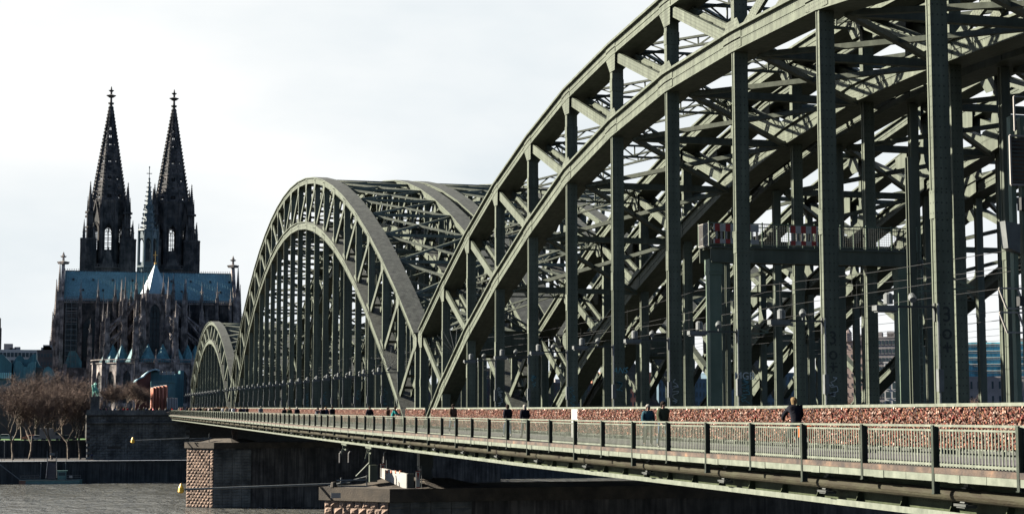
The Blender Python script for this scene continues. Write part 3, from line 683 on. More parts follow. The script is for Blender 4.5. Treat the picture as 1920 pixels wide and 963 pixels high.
for X in (29.7, 33.4, 41.0, 45.2, 54.2, 58.3):
    for z, sag in ((4.5, .0), (5.9, .7)):
        def fn(m):
            pts = []
            for a in range(0, 41):
                Y = 20+a*9.5; u = ((Y-20) % 57)/57; pts.append((X, Y, z+zp(Y)-sag*4*u*(1-u)))
            m.tube(pts, .011, 4)
        one('wire', M_['black'], wt, fn)
    one('droppers', M_['black'], wt, lambda m: [m.bar((X, Y, 4.5), (X, Y, 5.6), .012, .012) for Y in np.arange(25, 120, 7)], kind='stuff')
sg = thing('signal_mast', 'pale signal mast with caged signal boxes at the right edge', 'signal', (28.35, 46.4, DECK))
SX, SY = 28.12, 45.8
one('pole', M_['steel_green'], sg, lambda m: (m.box(SX+.06, SX+.22, SY-.1, SY+.1, DECK, 9.2), m.box(SX+.42, SX+.56, SY-.1, SY+.1, DECK, 9.2)))
one('grille_frame', M_['white_dull'], sg, lambda m: (m.bar((SX-.08, SY-.3, 7.0), (SX-.08, SY-.3, 8.55), .06, .06), m.bar((SX-.08, SY-.3, 7.0), (SX+.7, SY-.3, 7.0), .06, .06, (0, 0, 1)), m.bar((SX-.08, SY-.3, 8.55), (SX+.7, SY-.3, 8.55), .06, .06, (0, 0, 1)), m.bar((SX+.1, SY-.3, 8.7), (SX+.1, SY-.3, 9.8), .05, .05), m.bar((SX+.1, SY-.3, 9.8), (SX+.8, SY-.3, 9.8), .05, .05, (0, 0, 1))))
one('grille', M_['dark'], sg, lambda m: [m.box(SX-.04, SX+.68, SY-.27, SY-.25, 7.08+.12*i, 7.14+.12*i) for i in range(12)], kind='stuff')
one('grille_backplate', M_['rust'], sg, lambda m: m.box(SX-.04, SX+.68, SY-.24, SY-.20, 7.03, 8.5))
one('equipment_box', M_['lamp_grey'], sg, lambda m: m.poly([(0, 5.0), (.42, 4.85), (.46, 5.75), (-.08, 5.85)], (SX-.28, SY-.35, 0), (1, 0, 0), (0, -1, 0), .35))
for z in (3.75, 3.0):
    one('bracket', M_['white_dull'], sg, lambda m: (m.bar((SX-.55, SY-.2, z), (SX+.8, SY-.2, z), .05, .05, (0, 0, 1)), m.bar((SX-.55, SY-.2, z), (SX-.3, SY-.2, z-.62), .05, .05), m.bar((SX-.3, SY-.2, z-.62), (SX+.8, SY-.2, z-.62), .05, .05, (0, 0, 1)), m.bar((SX+.1, SY-.2, z), (SX+.35, SY-.2, z-.62), .05, .05)))
one('control_unit', M_['black'], sg, lambda m: (m.box(SX+.05, SX+.3, SY-.4, SY-.2, 3.2, 3.5), m.box(SX+.2, SX+.5, SY-.4, SY-.15, 6.2, 6.6)))
# ------------------------------------------------------------------ graffiti (flat paint on the hangers)
def text(body, x, y, z, h, mt, name='graffiti', vertical=False, rot=0, parent=None, label=None, font_shear=0.0):
    cu = bpy.data.curves.new(name, 'FONT'); cu.body = body; cu.size = h; cu.align_x = 'CENTER'; cu.align_y = 'CENTER'; cu.offset = .008*h; cu.shear = font_shear
    if vertical: cu.body = '\n'.join(body); cu.space_line = .85
    ob = bpy.data.objects.new('tmp', cu); C.objects.link(ob); dg = bpy.context.evaluated_depsgraph_get()
    me = bpy.data.meshes.new_from_object(ob.evaluated_get(dg)); bpy.data.objects.remove(ob); me.materials.append(mt)
    o = bpy.data.objects.new(name, me); C.objects.link(o); o.location = (x, y, z); o.rotation_euler = (math.pi/2, rot, 0)
    WL[o.name] = Vector((x, y, z)); return prop(o, label, 'graffiti', 'graffiti on the bridge hangers')
def hx(k): return hang[k]-.15-.012
text('MGB.', 26.29, hx(8), 1.35, .42, M_['graf_white'], label='pale MGB letters sprayed on a hanger over the padlock fence')
text('ANS', 26.29, hx(10), 1.95, .42, M_['graf_blue'], label='pale blue ANS letters sprayed on a hanger', font_shear=.3)
for hk, z, lb in ((6, 2.4, 'large black 3o+ painted down the widest hanger at the right'), (7, 2.0, 'large black 3o+ painted down the hanger right of the cyclist')):
    t3 = thing('graffiti', lb, 'graffiti', (26.29, hx(hk), z), 'graffiti on the bridge hangers')
    for dz, ch in ((.55, '3'), (0, 'o'), (-.5, '+')):
        o = text(ch, 0, 0, 0, .68, M_['graf_black'], name='character'); del o['category']; del o['group']; o.parent = t3; o.location = (0, 0, dz)
def scrawl(x, y, z, w, h, seed, mt, lb):
    r = random.Random(seed); m = MB(); px_, pz_ = 0, h
    for i in range(26):
        nx, nz = r.uniform(-w, w), max(-h, pz_-r.uniform(-.08, .16)*h/.6)
        m.bar((x+px_, y, z+pz_), (x+nx, y, z+nz), .002, .028, (0, 1, 0)); px_, pz_ = nx, nz
    o = m.build('graffiti', mt, None, (x, y, z), label=lb, cat='graffiti', group='graffiti on the bridge hangers')
for k, (hk, z, mt, lb) in enumerate([(8, .75, 'graf_blue', 'pale blue scrawl under the MGB letters'), (9, .8, 'graf_white', 'white tag sprayed on the hanger behind the couple'), (10, .7, 'graf_blue', 'pale blue scrawl under the ANS letters'),
        (11, .7, 'graf_blue', 'blue tag low on the hanger left of the ANS hanger'), (12, 1.4, 'graf_blue', 'tall blue scrawl on the hanger behind the two dark coats'), (13, .8, 'graf_white', 'white scrawl on the hanger near the arch foot'), (7, .6, 'graf_white', 'faint white scrawl at the base of the hanger right of the cyclist')]):
    scrawl(26.27, hx(hk), z, .2, .55, 40+k, M_[mt], lb)
for k, kk in enumerate((2, 4, 7, 9)):
    Y = 130.2+7.53*kk
    scrawl(26.27, Y-.165, 1.1, .22, .8, 60+k, M_['graf_blue'], 'small pale blue tag on a hanger of the middle arch span')
kp = thing('track_sign', 'small white sign with the numbers 0 and 6 low on a dark post', 'sign', (40.1, 60.5, .0))
one('plate', M_['white_dull'], kp, lambda m: m.box(39.95, 40.4, 60.3, 60.32, -.05, .75))
for zc, ch in ((.53, '0'), (.17, '6')):
    o = text(ch, 40.175, 60.29, zc, .42, M_['graf_black'], name='number'); del o['category']; del o['group']; o.parent = kp; o.location = Vector((40.175, 60.29, zc))-Vector((40.1, 60.5, 0))
# ------------------------------------------------------------------ things on and at the near pier
PZ = -6.0
tr = thing('pier_inspection_gear', 'pale steel hooks, brackets and boxes hanging under the walkway at the near pier', 'brackets', (21.4, 129, -3))
def hook(m, x, y): m.tube([(x, y, -4.1), (x, y, -3.4), (x+.1, y, -3.25), (x+.25, y, -3.25)], .05, 6)
for x, y in ((19.6, 128), (20.3, 128), (22.9, 127)): one('hook', M_['white_dull'], tr, lambda m: hook(m, x, y))
for y in (136.5, 124.5):
    def fn(m):
        m.bar((21.3, y-1.3, -2.9), (21.3, y+1.3, -2.85), .12, .16); m.bar((21.3, y-.9, -2.9), (20.7, y-1.3, -3.9), .08, .10); m.bar((21.3, y+.4, -2.9), (21.0, y+.1, -3.9), .08, .10); m.bar((21.3, y-1.1, -3.3), (21.3, y+.6, -3.25), .08, .10)
    one('bracket', M_['steel_plain'], tr, fn)
one('post', M_['steel_plain'], tr, lambda m: (m.bar((22.0, 128, -2.7), (22.0, 128, -5.0), .18, .2), m.bar((22.0, 128, -4.1), (21.0, 128.5, -5.2), .12, .12), m.box(21.9, 22.5, 127.5, 128.2, -5.6, -4.3)))
def board(x, y, w, z0, z1, lb):
    t = thing('marker_board', lb, 'sign', (x, y, z0), 'white boards with a red triangle on the near pier')
    one('board', M_['white'], t, lambda m: m.box(x, x+w, y-.03, y, z0, z1))
    one('red_triangle', M_['red'], t, lambda m: m.poly([(w*.2, z1-.15), (w*.8, z1-.15), (w*.5, z1-.75)], (x, y-.034, 0), (1, 0, 0), (0, -1, 0), .003))
    one('red_edge', M_['red'], t, lambda m: (m.box(x, x+w, y-.036, y-.03, z1-.07, z1), m.box(x, x+w, y-.036, y-.03, z0, z0+.07)))
    one('stay', M_['lamp_grey'], t, lambda m: (m.bar((x+w+.15, y+.1, z0), (x+w+.15, y+.1, z1+.35), .05, .05), m.bar((x+w*.5, y+.1, z1+.35), (x+w+.15, y+.1, z1+.35), .05, .05, (0, 0, 1)), m.bar((x+w*.5, y+.05, z1), (x+w*.5, y+.1, z1+.35), .05, .05)))
board(24.9, 124.3, .32, PZ+.05, PZ+1.35, 'tall narrow white board with red triangle at the right end of the pier')
board(22.9, 128.4, .34, PZ+.75, PZ+1.75, 'shorter white board with red triangle left of the concrete trough')
tg = thing('concrete_trough', 'sunlit whitish concrete trough lying on the near pier cap', 'trough', (24, 127, PZ))
one('side_wall', M_['white_dull'], tg, lambda m: m.poly([(0, PZ+.7), (0, PZ+1.45), (3.6, PZ+1.1), (3.6, PZ-.1)], (22.9, 128.5, 0), (.40, -.917, 0), (-.917, -.40, 0), .2))
one('end_wall', M_['dark'], tg, lambda m: m.box(24.35, 24.9, 125.0, 125.2, PZ, PZ+1.1)); one('debris', M_['brick'], tg, lambda m: [m.frus(23.3+.25*i, 127.6-.5*i, PZ+1.1, PZ+1.3, .14, .09, 6, i) for i in range(4)], kind='stuff')
def boom(x0, x1, Y, z, lb, s=1.0):
    t = thing('marker_boom', lb, 'boom', (x1, Y, z), 'booms carrying yellow markers')
    one('pole', M_['lamp_grey'], t, lambda m: m.tube([(x0, Y, z-.12*s), (x1, Y, z+.2*s)], .085*s, 8))
    return t
b1 = boom(7.9, 20.6, 129, -5.95, 'long thin grey boom reaching from the near pier out over the water')
one('frame', M_['lamp_grey'], b1, lambda m: (m.bar((18.9, 128.8, -5.95), (21.9, 128.4, -5.2), .09, .09), m.bar((18.9, 128.6, -5.9), (22.2, 128, -5.95), .1, .1), m.bar((19.5, 128.8, -5.5), (21.8, 128.3, -5.45), .1, .1), m.bar((19.9, 129, -6.0), (19.9, 129, -5.3), .12, .12), m.bar((21.8, 128.3, -5.9), (21.8, 128.3, -5.1), .1, .1)))
one('base_block', M_['concrete'], b1, lambda m: m.frus(19.2, 128.3, -6.0, -5.6, .3, .18, 8))
one('plate', M_['white_dull'], b1, lambda m: (m.box(18.75, 19.5, 126.62, 126.65, -6.75, -6.35)))
def beacon(x, Y, z, s, lb):
    t = thing('yellow_marker', lb, 'marker', (x, Y, z), 'yellow markers on booms')
    one('lantern', M_['yellow'], t, lambda m: (m.frus(x, Y, z-.42*s, z-.3*s, .12*s, .27*s, 10), m.frus(x, Y, z-.3*s, z+.05*s, .27*s, .22*s, 10), m.frus(x, Y, z+.05*s, z+.4*s, .22*s, .06*s, 10))); one('bracket', M_['dark'], t, lambda m: m.bar((x, Y, z-.1), (x+.5*s, Y, z-.1), .06, .06))
beacon(7.6, 129, -5.98, .9, 'yellow marker at the tip of the near boom beside the far pier')
b2 = boom(9.2, 18.6, 295.5, -5.25, 'thin boom reaching left from the far pier in front of the bridgehead', 1.2)
one('frame', M_['lamp_grey'], b2, lambda m: (m.bar((18.6, 294, -5.6), (22.4, 294, -5.0), .15, .15), m.bar((18.6, 294, -5.1), (22.4, 294, -4.9), .15, .15), m.bar((22.0, 294, -5.7), (22.0, 294, -4.2), .12, .12)))
beacon(9.0, 295.5, -5.3, 1.3, 'yellow marker at the tip of the far boom before the dark wall')
fb = thing('pier_bearing', 'rusty steel bearing block under the arches on the far pier cap', 'bearing', (26.5, 295.5, -5.7))
one('block', M_['rust'], fb, lambda m: (m.frus(26.4, 293.8, -5.7, -4.4, .7, .5, 4), m.box(25.9, 26.9, 293.4, 294.3, -4.4, -3.6)))
fb2 = thing('pier_bearing', 'dark steel bearing block under the arches on the near pier cap', 'bearing', (26.5, 129, -6.0))
one('block', M_['dark'], fb2, lambda m: (m.frus(26.4, 128.2, -6, -4.6, .8, .6, 4), m.box(25.9, 27.0, 127.8, 128.8, -4.6, -3.3)))
# ------------------------------------------------------------------ cathedral
ZG = -1.6
CX = 29.0
ca = thing('cathedral', 'huge dark gothic cathedral with two openwork spires and a blue green roof', 'cathedral', (CX, 730, ZG))
def archpts(c, a, zs, n=5):
    """pointed arch of half width a springing at height zs, around u = c (left to right)"""
    L = []
    for i in range(n+1):
        t = math.pi-(math.pi/3)*(i/n); L.append((c+a+2*a*math.cos(t), zs+2*a*math.sin(t)))
    Rr = [(2*c-u, z) for u, z in reversed(L[:-1])]
    return L+Rr
def arch_wall(m, o, u, nrm, w, z0, z1, c, a, hz0, zs, t):
    """wall panel of width w (u from -w/2 to w/2) with a pointed opening"""
    P = archpts(c, a, zs)
    m.poly([(-w/2, z0), (c-a, z0), (c-a, z1), (-w/2, z1)], o, u, nrm, t); m.poly([(c+a, z0), (w/2, z0), (w/2, z1), (c+a, z1)], o, u, nrm, t)
    if hz0 > z0: m.poly([(c-a, z0), (c+a, z0), (c+a, hz0), (c-a, hz0)], o, u, nrm, t)
    for p, q in zip(P[:-1], P[1:]):
        m.poly([p, q, (q[0], z1), (p[0], z1)], o, u, nrm, t)
def tracery(m, o, u, nrm, c, a, z0, zs, n=2, t=.25, w=.22, rungs=0):
    o = Vector(o); u = Vector(u); nrm = Vector(nrm).normalized()
    def B(p, q): m.bar(o+u*p[0]+Vector((0, 0, p[1]))-nrm*t, o+u*q[0]+Vector((0, 0, q[1]))-nrm*t, w, w, nrm)
    for i in range(1, n):
        x = c-a+2*a*i/n; B((x, z0), (x, zs+a*.7))
    for i in range(n):
        x0 = c-a+2*a*i/n; x1 = x0+2*a/n; P = archpts((x0+x1)/2, a/n, zs-a*.3, 2)
        for p, q in zip(P[:-1], P[1:]): B(p, q)
    R_ = a*.42; pc = (c, zs+a*.95)
    for k in range(8):
        t0, t1 = k*math.pi/4, (k+1)*math.pi/4; B((pc[0]+R_*math.cos(t0), pc[1]+R_*math.sin(t0)), (pc[0]+R_*math.cos(t1), pc[1]+R_*math.sin(t1)))
    for i in range(rungs): z = z0+(zs-z0)*(i+1)/(rungs+1); B((c-a, z), (c+a, z))
def crockets(m, p, q, n, s, d):
    p = Vector(p); q = Vector(q); d = Vector(d).normalized()
    for i in range(n):
        c = p.lerp(q, (i+.5)/n); k = s*(1-.45*i/n); m.bar(c-d*.1, c+d*k, k*.65, k*.5, (0, 0, 1)); m.bar(c+d*k*.9+Vector((0, 0, -.1*k)), c+d*k*.9+Vector((0, 0, k*.55)), k*.5, k*.4)
def finial(m, x, y, z, s):
    m.frus(x, y, z, z+s*1.6, s*.16, s*.12, 6); m.frus(x, y, z+s*.5, z+s*.75, s*.55, s*.7, 4, 0); m.frus(x, y, z+s*.75, z+s*.85, s*.7, s*.2, 4, 0)
    m.frus(x, y, z+s*1.25, z+s*1.4, s*.25, s*.36, 4, 0); m.frus(x, y, z+s*1.4, z+s*1.9, s*.2, .01, 6)
def spirelet(m, x, y, z0, z1, r, n=8, cro=True):
    h = z1-z0; m.frus(x, y, z0, z1-.08*h, r, r*.10, n)
    if cro:
        for k in range(4):
            th = k*math.pi/2+math.pi/4; d = (math.cos(th), math.sin(th), 0)
            crockets(m, (x+d[0]*r, y+d[1]*r, z0), (x, y, z1-.1*h), max(3, int(h/1.0)), r*.38, d)
    finial(m, x, y, z1-.12*h, max(.35, r*.5))
def gablet(m, x, y, z, w, h, nrm):
    nrm = Vector(nrm); u = Vector((-nrm.y, nrm.x, 0)); m.poly([(-w/2, 0), (w/2, 0), (0, h)], Vector((x, y, z))+nrm*(w/2+.12), u, nrm, .3)
    o = Vector((x, y, z))+nrm*(w/2+.1)
    for s in (-1, 1): crockets(m, o+u*(s*w/2), o+Vector((0, 0, h)), 3, .3, u*s+Vector((0, 0, .6)))
def shaft(m, x, y, z0, z1, w, tiers=4, panels=True):
    """square pier rising in set back stages with blind panelling and string courses"""
    for i in range(tiers):
        a = z0+(z1-z0)*i/tiers; b = z0+(z1-z0)*(i+1)/tiers; ww = w*(1-.10*i)
        m.box(x-ww/2, x+ww/2, y-ww*.6, y+ww*.6, a, b-.003)
        m.box(x-ww/2-.14, x+ww/2+.14, y-ww*.6-.14, y+ww*.6+.14, b-.35, b-.05)
        if panels:
            for s in (-1, 0, 1):
                m.box(x+s*ww*.33-.11, x+s*ww*.33+.11, y-ww*.6-.2, y-ww*.6, a+.2, b-.4)
            for s in (-1, 0, 1):
                m.box(x-ww/2-.18, x-ww/2, y+s*ww*.38-.11, y+s*ww*.38+.11, a+.2, b-.4)
            m.poly([(-ww*.4, 0), (ww*.4, 0), (0, ww*.75)], (x, y-ww*.6-.22, b-.9), (1, 0, 0), (0, -1, 0), .12)
def pier_(x, y, z0, zs, zt, w, tiers=4, lbl=None, parent=None):
    m = MB(); shaft(m, x, y, z0, zs, w, tiers); ww = w*(1-.1*(tiers-1))
    for n_ in ((0, -1, 0), (-1, 0, 0), (1, 0, 0)): gablet(m, x, y, zs-.1, ww*.8, ww*.9, n_)
    for sx in (-1, 1):
        for sy in (-1, 1): spirelet(m, x+sx*ww*.42, y+sy*ww*.45, zs-.5, zs+(zt-zs)*.42, ww*.14, 4, False)
    spirelet(m, x, y, zs, zt, ww*.33)
    return m.build('buttress', M_['cath'], parent or ca)
# --- the two west towers
def tower(X, Y):
    t = thing('tower', None, None, (X, Y, ZG), None, ca)
    H = 12.2
    def base(m):
        m.box(X-H+.8, X+H-.8, Y-H+.8, Y+H-.8, ZG, 66.5)
        for sx in (-1, 1):
            for sy in (-1, 1):
                x, y = X+sx*(H-3.2), Y+sy*(H-3.2); m.box(x-3.4, x+3.4, y-3.4, y+3.4, ZG, 79.5)
                for k in range(-2, 3):
                    for (ox, oy) in ((0, -1), (-1, 0), (1, 0)):
                        px_, py_ = (x+k*1.35, y-3.5) if ox == 0 else (x+ox*3.5, y+k*1.35)
                        m.box(px_-.22, px_+.22, py_-.22, py_+.22, 62, 78.6)
                m.box(x-3.8, x+3.8, y-3.8, y+3.8, 78.6, 79.3); m.box(x-3.75, x+3.75, y-3.75, y+3.75, 70.0, 70.4)
        m.box(X-H-.3, X+H+.3, Y-H-.3, Y+H+.3, 65.6, 66.1)
        for k in range(21): m.box(X-H+.2+k*1.21-.2, X-H+.2+k*1.21+.2, Y-H-.3, Y-H+.1, 66.1, 67.2)
        m.box(X-H-.3, X+H+.3, Y-H-.35, Y-H+.05, 67.2, 67.5)
        m.poly([(-3.2, 66.0), (3.2, 66.0), (0, 76)], (X, Y-H-.2, 0), (1, 0, 0), (0, -1, 0), .5)
        for s in (-1, 1): crockets(m, (X+s*3.2, Y-H-.3, 66), (X, Y-H-.3, 76), 7, .5, (s, 0, .5))
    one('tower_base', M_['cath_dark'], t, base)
    AP = 8.3; sd = 2*AP*math.tan(math.pi/8)
    def octo(m):
        for k in range(8):
            th = k*math.pi/4; n = Vector((math.cos(th), math.sin(th), 0)); u = Vector((-n.y, n.x, 0)); o = Vector((X, Y, 0))+n*AP
            arch_wall(m, o, u, n, sd, 66, 97.5, 0, 1.65, 74.6, 84.0, 1.1)
            for p, s in ((1.75, .4), (2.25, .5)):                     # moulded arch rings
                P = archpts(0, p, 84.0); 
                for a, b in zip(P[:-1], P[1:]): m.bar(o+u*a[0]+Vector((0, 0, a[1]))+n*.15, o+u*b[0]+Vector((0, 0, b[1]))+n*.15, .4, .3, n)
                for q in (-p, p): m.bar(o+u*q+Vector((0, 0, 74.6))+n*.15, o+u*q+Vector((0, 0, 84))+n*.15, .4, .3, n)
            m.poly([(-2.9, 87.2), (-2.5, 87.2), (0, 97.2), (2.5, 87.2), (2.9, 87.2), (0, 98.8)], o+n*.45, u, n, .4)
            for s in (-1, 1): crockets(m, o+u*(2.9*s)+Vector((0, 0, 87.2))+n*.3, o+Vector((0, 0, 98.8))+n*.3, 9, .5, u*s+Vector((0, 0, .5)))
            tracery(m, o, u, n, 0, 1.65, 74.6, 84, 2, .5, .26, 3)
            th2 = th+math.pi/8; r = AP/math.cos(math.pi/8); cx, cy = X+r*math.cos(th2), Y+r*math.sin(th2)
            m.frus(cx, cy, 66, 97.8, 1.0, .9, 6); m.frus(cx, cy, 97.8, 99.2, 1.2, .9, 6)
        m.frus(X, Y, 97.4, 98.2, AP+1.0, AP+1.1, 8); 
        for k in range(40):
            th = 2*math.pi*k/40; m.frus(X+(AP+.7)*math.cos(th), Y+(AP+.7)*math.sin(th), 98.2, 99.4, .18, .14, 4)
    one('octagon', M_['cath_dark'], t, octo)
    # four corner turrets, each an openwork cluster ending in a spirelet
    for sx in (-1, 1):
        for sy in (-1, 1):
            def tur(m):
                x, y = X+sx*8.6, Y+sy*8.6
                for k in range(4):
                    th = math.pi/4+k*math.pi/2; m.frus(x+1.45*math.cos(th), y+1.45*math.sin(th), 79, 92, .55, .45, 6)
                    spirelet(m, x+1.6*math.cos(th), y+1.6*math.sin(th), 92, 99.5, .45, 4)
                m.frus(x, y, 79, 93.5, 1.2, 1.1, 8); m.frus(x, y, 84.5, 85.1, 2.2, 2.2, 8); m.frus(x, y, 91.4, 92.2, 2.4, 2.4, 8)
                spirelet(m, x, y, 93.5, 107.2, 1.25)
                x2, y2 = X+sx*(H-1.1), Y+sy*(H-1.1)
                for ax, ay in ((x2, y2), (x2, y2-sy*4.6), (x2-sx*4.6, y2)):
                    m.frus(ax, ay, 79, 82, .9, .8, 4); spirelet(m, ax, ay, 82, 88.5, .75, 4)
            one('corner_turret', M_['cath_dark'], t, tur)
    # openwork spire
    zb, zt, rb, rt_ = 98.0, 144.0, 7.9, .55
    def ribs(m):
        for k in range(8):
            th = math.pi/8+k*math.pi/4; d = Vector((math.cos(th), math.sin(th), 0))
            p = Vector((X, Y, zb))+d*rb; q = Vector((X, Y, zt))+d*rt_
            m.bar(p, q, .85, .8, d); crockets(m, p, q, 27, 1.05, d)
    one('spire_ribs', M_['cath_dark'], t, ribs)
    def panels(m):
        nz = 12; zz = [zb+(zt-zb)*(1-(1-i/nz)**1.18) for i in range(nz+1)]
        R0 = lambda z: rb+(rt_-rb)*(z-zb)/(zt-zb)
        for i in range(nz):
            za, zc = zz[i], zz[i+1]
            for k in range(8):
                th = math.pi/8+k*math.pi/4; th1 = th+math.pi/4
                def P(th_, z, f=1.0): return Vector((X+R0(z)*f*math.cos(th_), Y+R0(z)*f*math.sin(th_), z))
                c = [P(th, za), P(th1, za), P(th1, zc), P(th, zc)]; ce = sum(c, Vector())/4
                if i >= nz-3:
                    b = len(m.v); m.v += c; m.face([b, b+1, b+2, b+3]); continue
                hole = .36 if i % 2 == 0 else .24
                if i in (8, 7): hole = .55
                inn = [ce+(q-ce)*hole for q in c]; b = len(m.v); m.v += c+inn
                for e in range(4): m.face([b+e, b+(e+1) % 4, b+4+(e+1) % 4, b+4+e])
                nrm = (c[1]-c[0]).cross(c[3]-c[0]).normalized()
                m.bar((inn[0]+inn[1])/2, (inn[2]+inn[3])/2, .22, .22, nrm)
                m.bar(c[0]+nrm*.1, c[1]+nrm*.1, .35, .35, nrm)
                if R0(za) > 3: m.bar((inn[0]+inn[3])/2, (inn[1]+inn[2])/2, .2, .2, nrm)
                b2 = len(m.v); m.v += [v-nrm*.4 for v in c+inn]
                for e in range(4): m.face([b2+e, b2+4+e, b2+4+(e+1) % 4, b2+(e+1) % 4])
    one('spire_panels', M_['cath_dark'], t, panels)
    one('finial', M_['cath_dark'], t, lambda m: (m.frus(X, Y, 143, 149, .75, .45, 8), m.frus(X, Y, 145.0, 145.7, 1.3, 1.5, 8), m.frus(X, Y, 148.2, 149.2, 1.0, 2.4, 8), m.frus(X, Y, 149.2, 149.7, 2.4, .7, 8), m.frus(X, Y, 149.7, 151.6, .5, .5, 8), m.frus(X, Y, 151.0, 151.7, .6, 1.4, 8), m.frus(X, Y, 151.7, 153.6, .55, .15, 8)))
tower(11.0, 800); tower(40.5, 800)
# hall between and behind (nave)
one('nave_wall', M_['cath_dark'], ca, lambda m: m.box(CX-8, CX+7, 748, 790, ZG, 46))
def gable_roof(m, x0, x1, y0, y1, ze, zr, axis):
    b = len(m.v)
    if axis == 'x':
        ym = (y0+y1)/2; vs = [(x0, y0, ze), (x1, y0, ze), (x1, y1, ze), (x0, y1, ze), (x0, ym, zr), (x1, ym, zr)]; fs = [(0, 1, 5, 4), (2, 3, 4, 5), (0, 4, 3), (1, 2, 5)]
    else:
        xm = (x0+x1)/2; vs = [(x0, y0, ze), (x1, y0, ze), (x1, y1, ze), (x0, y1, ze), (xm, y0, zr), (xm, y1, zr)]; fs = [(0, 4, 5, 3), (1, 2, 5, 4), (0, 1, 4), (3, 5, 2)]
    m.v += [Vector(v) for v in vs]; [m.face([b+i for i in f_]) for f_ in fs]
one('nave_roof', M_['roof'], ca, lambda m: gable_roof(m, CX-8, CX+7, 746, 790, 46, 60, 'y'))
TX0, TX1, TY0, TY1, EV, RD = -7.6, 63.4, 722, 748, 45.5, 59.6
trf = one('transept_roof', M_['roof'], ca, lambda m: gable_roof(m, TX0, TX1, TY0, TY1, EV, RD, 'x'))
def seams(m):
    for x in np.arange(TX0+.8, TX1, 1.12): m.bar((x, TY0+.05, EV+.08), (x, 734.9, RD+.02), .26, .30)
one('standing_seams', M_['roof'], trf, seams, kind='stuff')
for j, (f_, off) in enumerate(((.72, 0), (.38, 4.2))):
    for i in range(8 if j else 9):
        x = TX0+3.5+off+i*8.3; y = TY0+13*f_; z = EV+(RD-EV)*f_
        if abs(x-27.5) < 5: continue
        one('dormer', M_['cath_dark'], trf, lambda m: (m.box(x-.38, x+.38, y-1.0, y+.4, z-.35, z+.45)))
def crest(m):
    m.box(TX0, TX1, 734.85, 735.15, RD-.1, RD+.25)
    for x in np.arange(TX0, TX1, .95): m.box(x-.07, x+.07, 734.9, 735.1, RD+.2, RD+1.0); m.box(x-.22, x+.22, 734.95, 735.05, RD+.75, RD+.9)
one('ridge_crest', M_['cath_dark'], trf, crest, kind='stuff')
# transept walls with tall windows
def win_wall(m, o, u, n, w, z0, z1, c, a, hz0, zs, t=1.0):
    arch_wall(m, o, u, n, w, z0, z1, c, a, hz0, zs, t)
    P = archpts(c, a+.35, zs); o = Vector(o); u = Vector(u); n = Vector(n)
    for p, q in zip(P[:-1], P[1:]): m.bar(o+u*p[0]+Vector((0, 0, p[1]))+n*.12, o+u*q[0]+Vector((0, 0, q[1]))+n*.12, .4, .35, n)
    m.poly([(c-a-.9, zs+1.4), (c-a-.5, zs+1.4), (c, zs+a*2+2.4), (c+a+.5, zs+1.4), (c+a+.9, zs+1.4), (c, zs+a*2+3.6)], o+n*.35, u, n, .35)
    for s in (-1, 1): crockets(m, o+u*(c+s*(a+.9))+Vector((0, 0, zs+1.4))+n*.3, o+u*c+Vector((0, 0, zs+a*2+3.6))+n*.3, 6, .42, u*s+Vector((0, 0, .6)))
bays = [(-4.2, 2.4), (3.0, 2.6), (10.0, 2.4), (17.0, 2.2), (41, 2.2), (47.6, 2.4), (54.0, 2.4), (60, 2.2)]
for i, (x, a) in enumerate(bays):
    one('wall_bay', M_['cath_dark'], ca, lambda m: win_wall(m, (x, TY0, 0), (1, 0, 0), (0, -1, 0), 7.2 if 0 < i < 7 else 6.4, 14, EV+.5, 0, a, 22, 34.5))
    w_ = one('window', M_['glass_dark'], ca, lambda m: m.poly([(-a, 22), (a, 22), (a, 34.5)]+archpts(0, a, 34.5)[::-1][1:-1]+[(-a, 34.5)], (x, TY0+.9, 0), (1, 0, 0), (0, -1, 0), .1))
    one('tracery', M_['cath_dark'], w_, lambda m: tracery(m, (x, TY0, 0), (1, 0, 0), (0, -1, 0), 0, a, 22, 34.5, 3, .6, .22, 5))
one('eave_balustrade', M_['cath'], ca, lambda m: (m.box(TX0, TX1, TY0-.5, TY0, EV-.5, EV), m.box(TX0, TX1, TY0-.5, TY0-.2, EV+1.0, EV+1.3), [m.box(x-.12, x+.12, TY0-.45, TY0-.2, EV, EV+1.0) for x in np.arange(TX0+.3, TX1, .8)]))
one('core_wall', M_['cath_dark'], ca, lambda m: (m.box(TX0+.2, TX1-.2, TY0+1.2, TY1, ZG, EV-.2), m.box(TX0+.3, TX1-.3, TY0-.3, TY0+1.1, ZG, 14)))
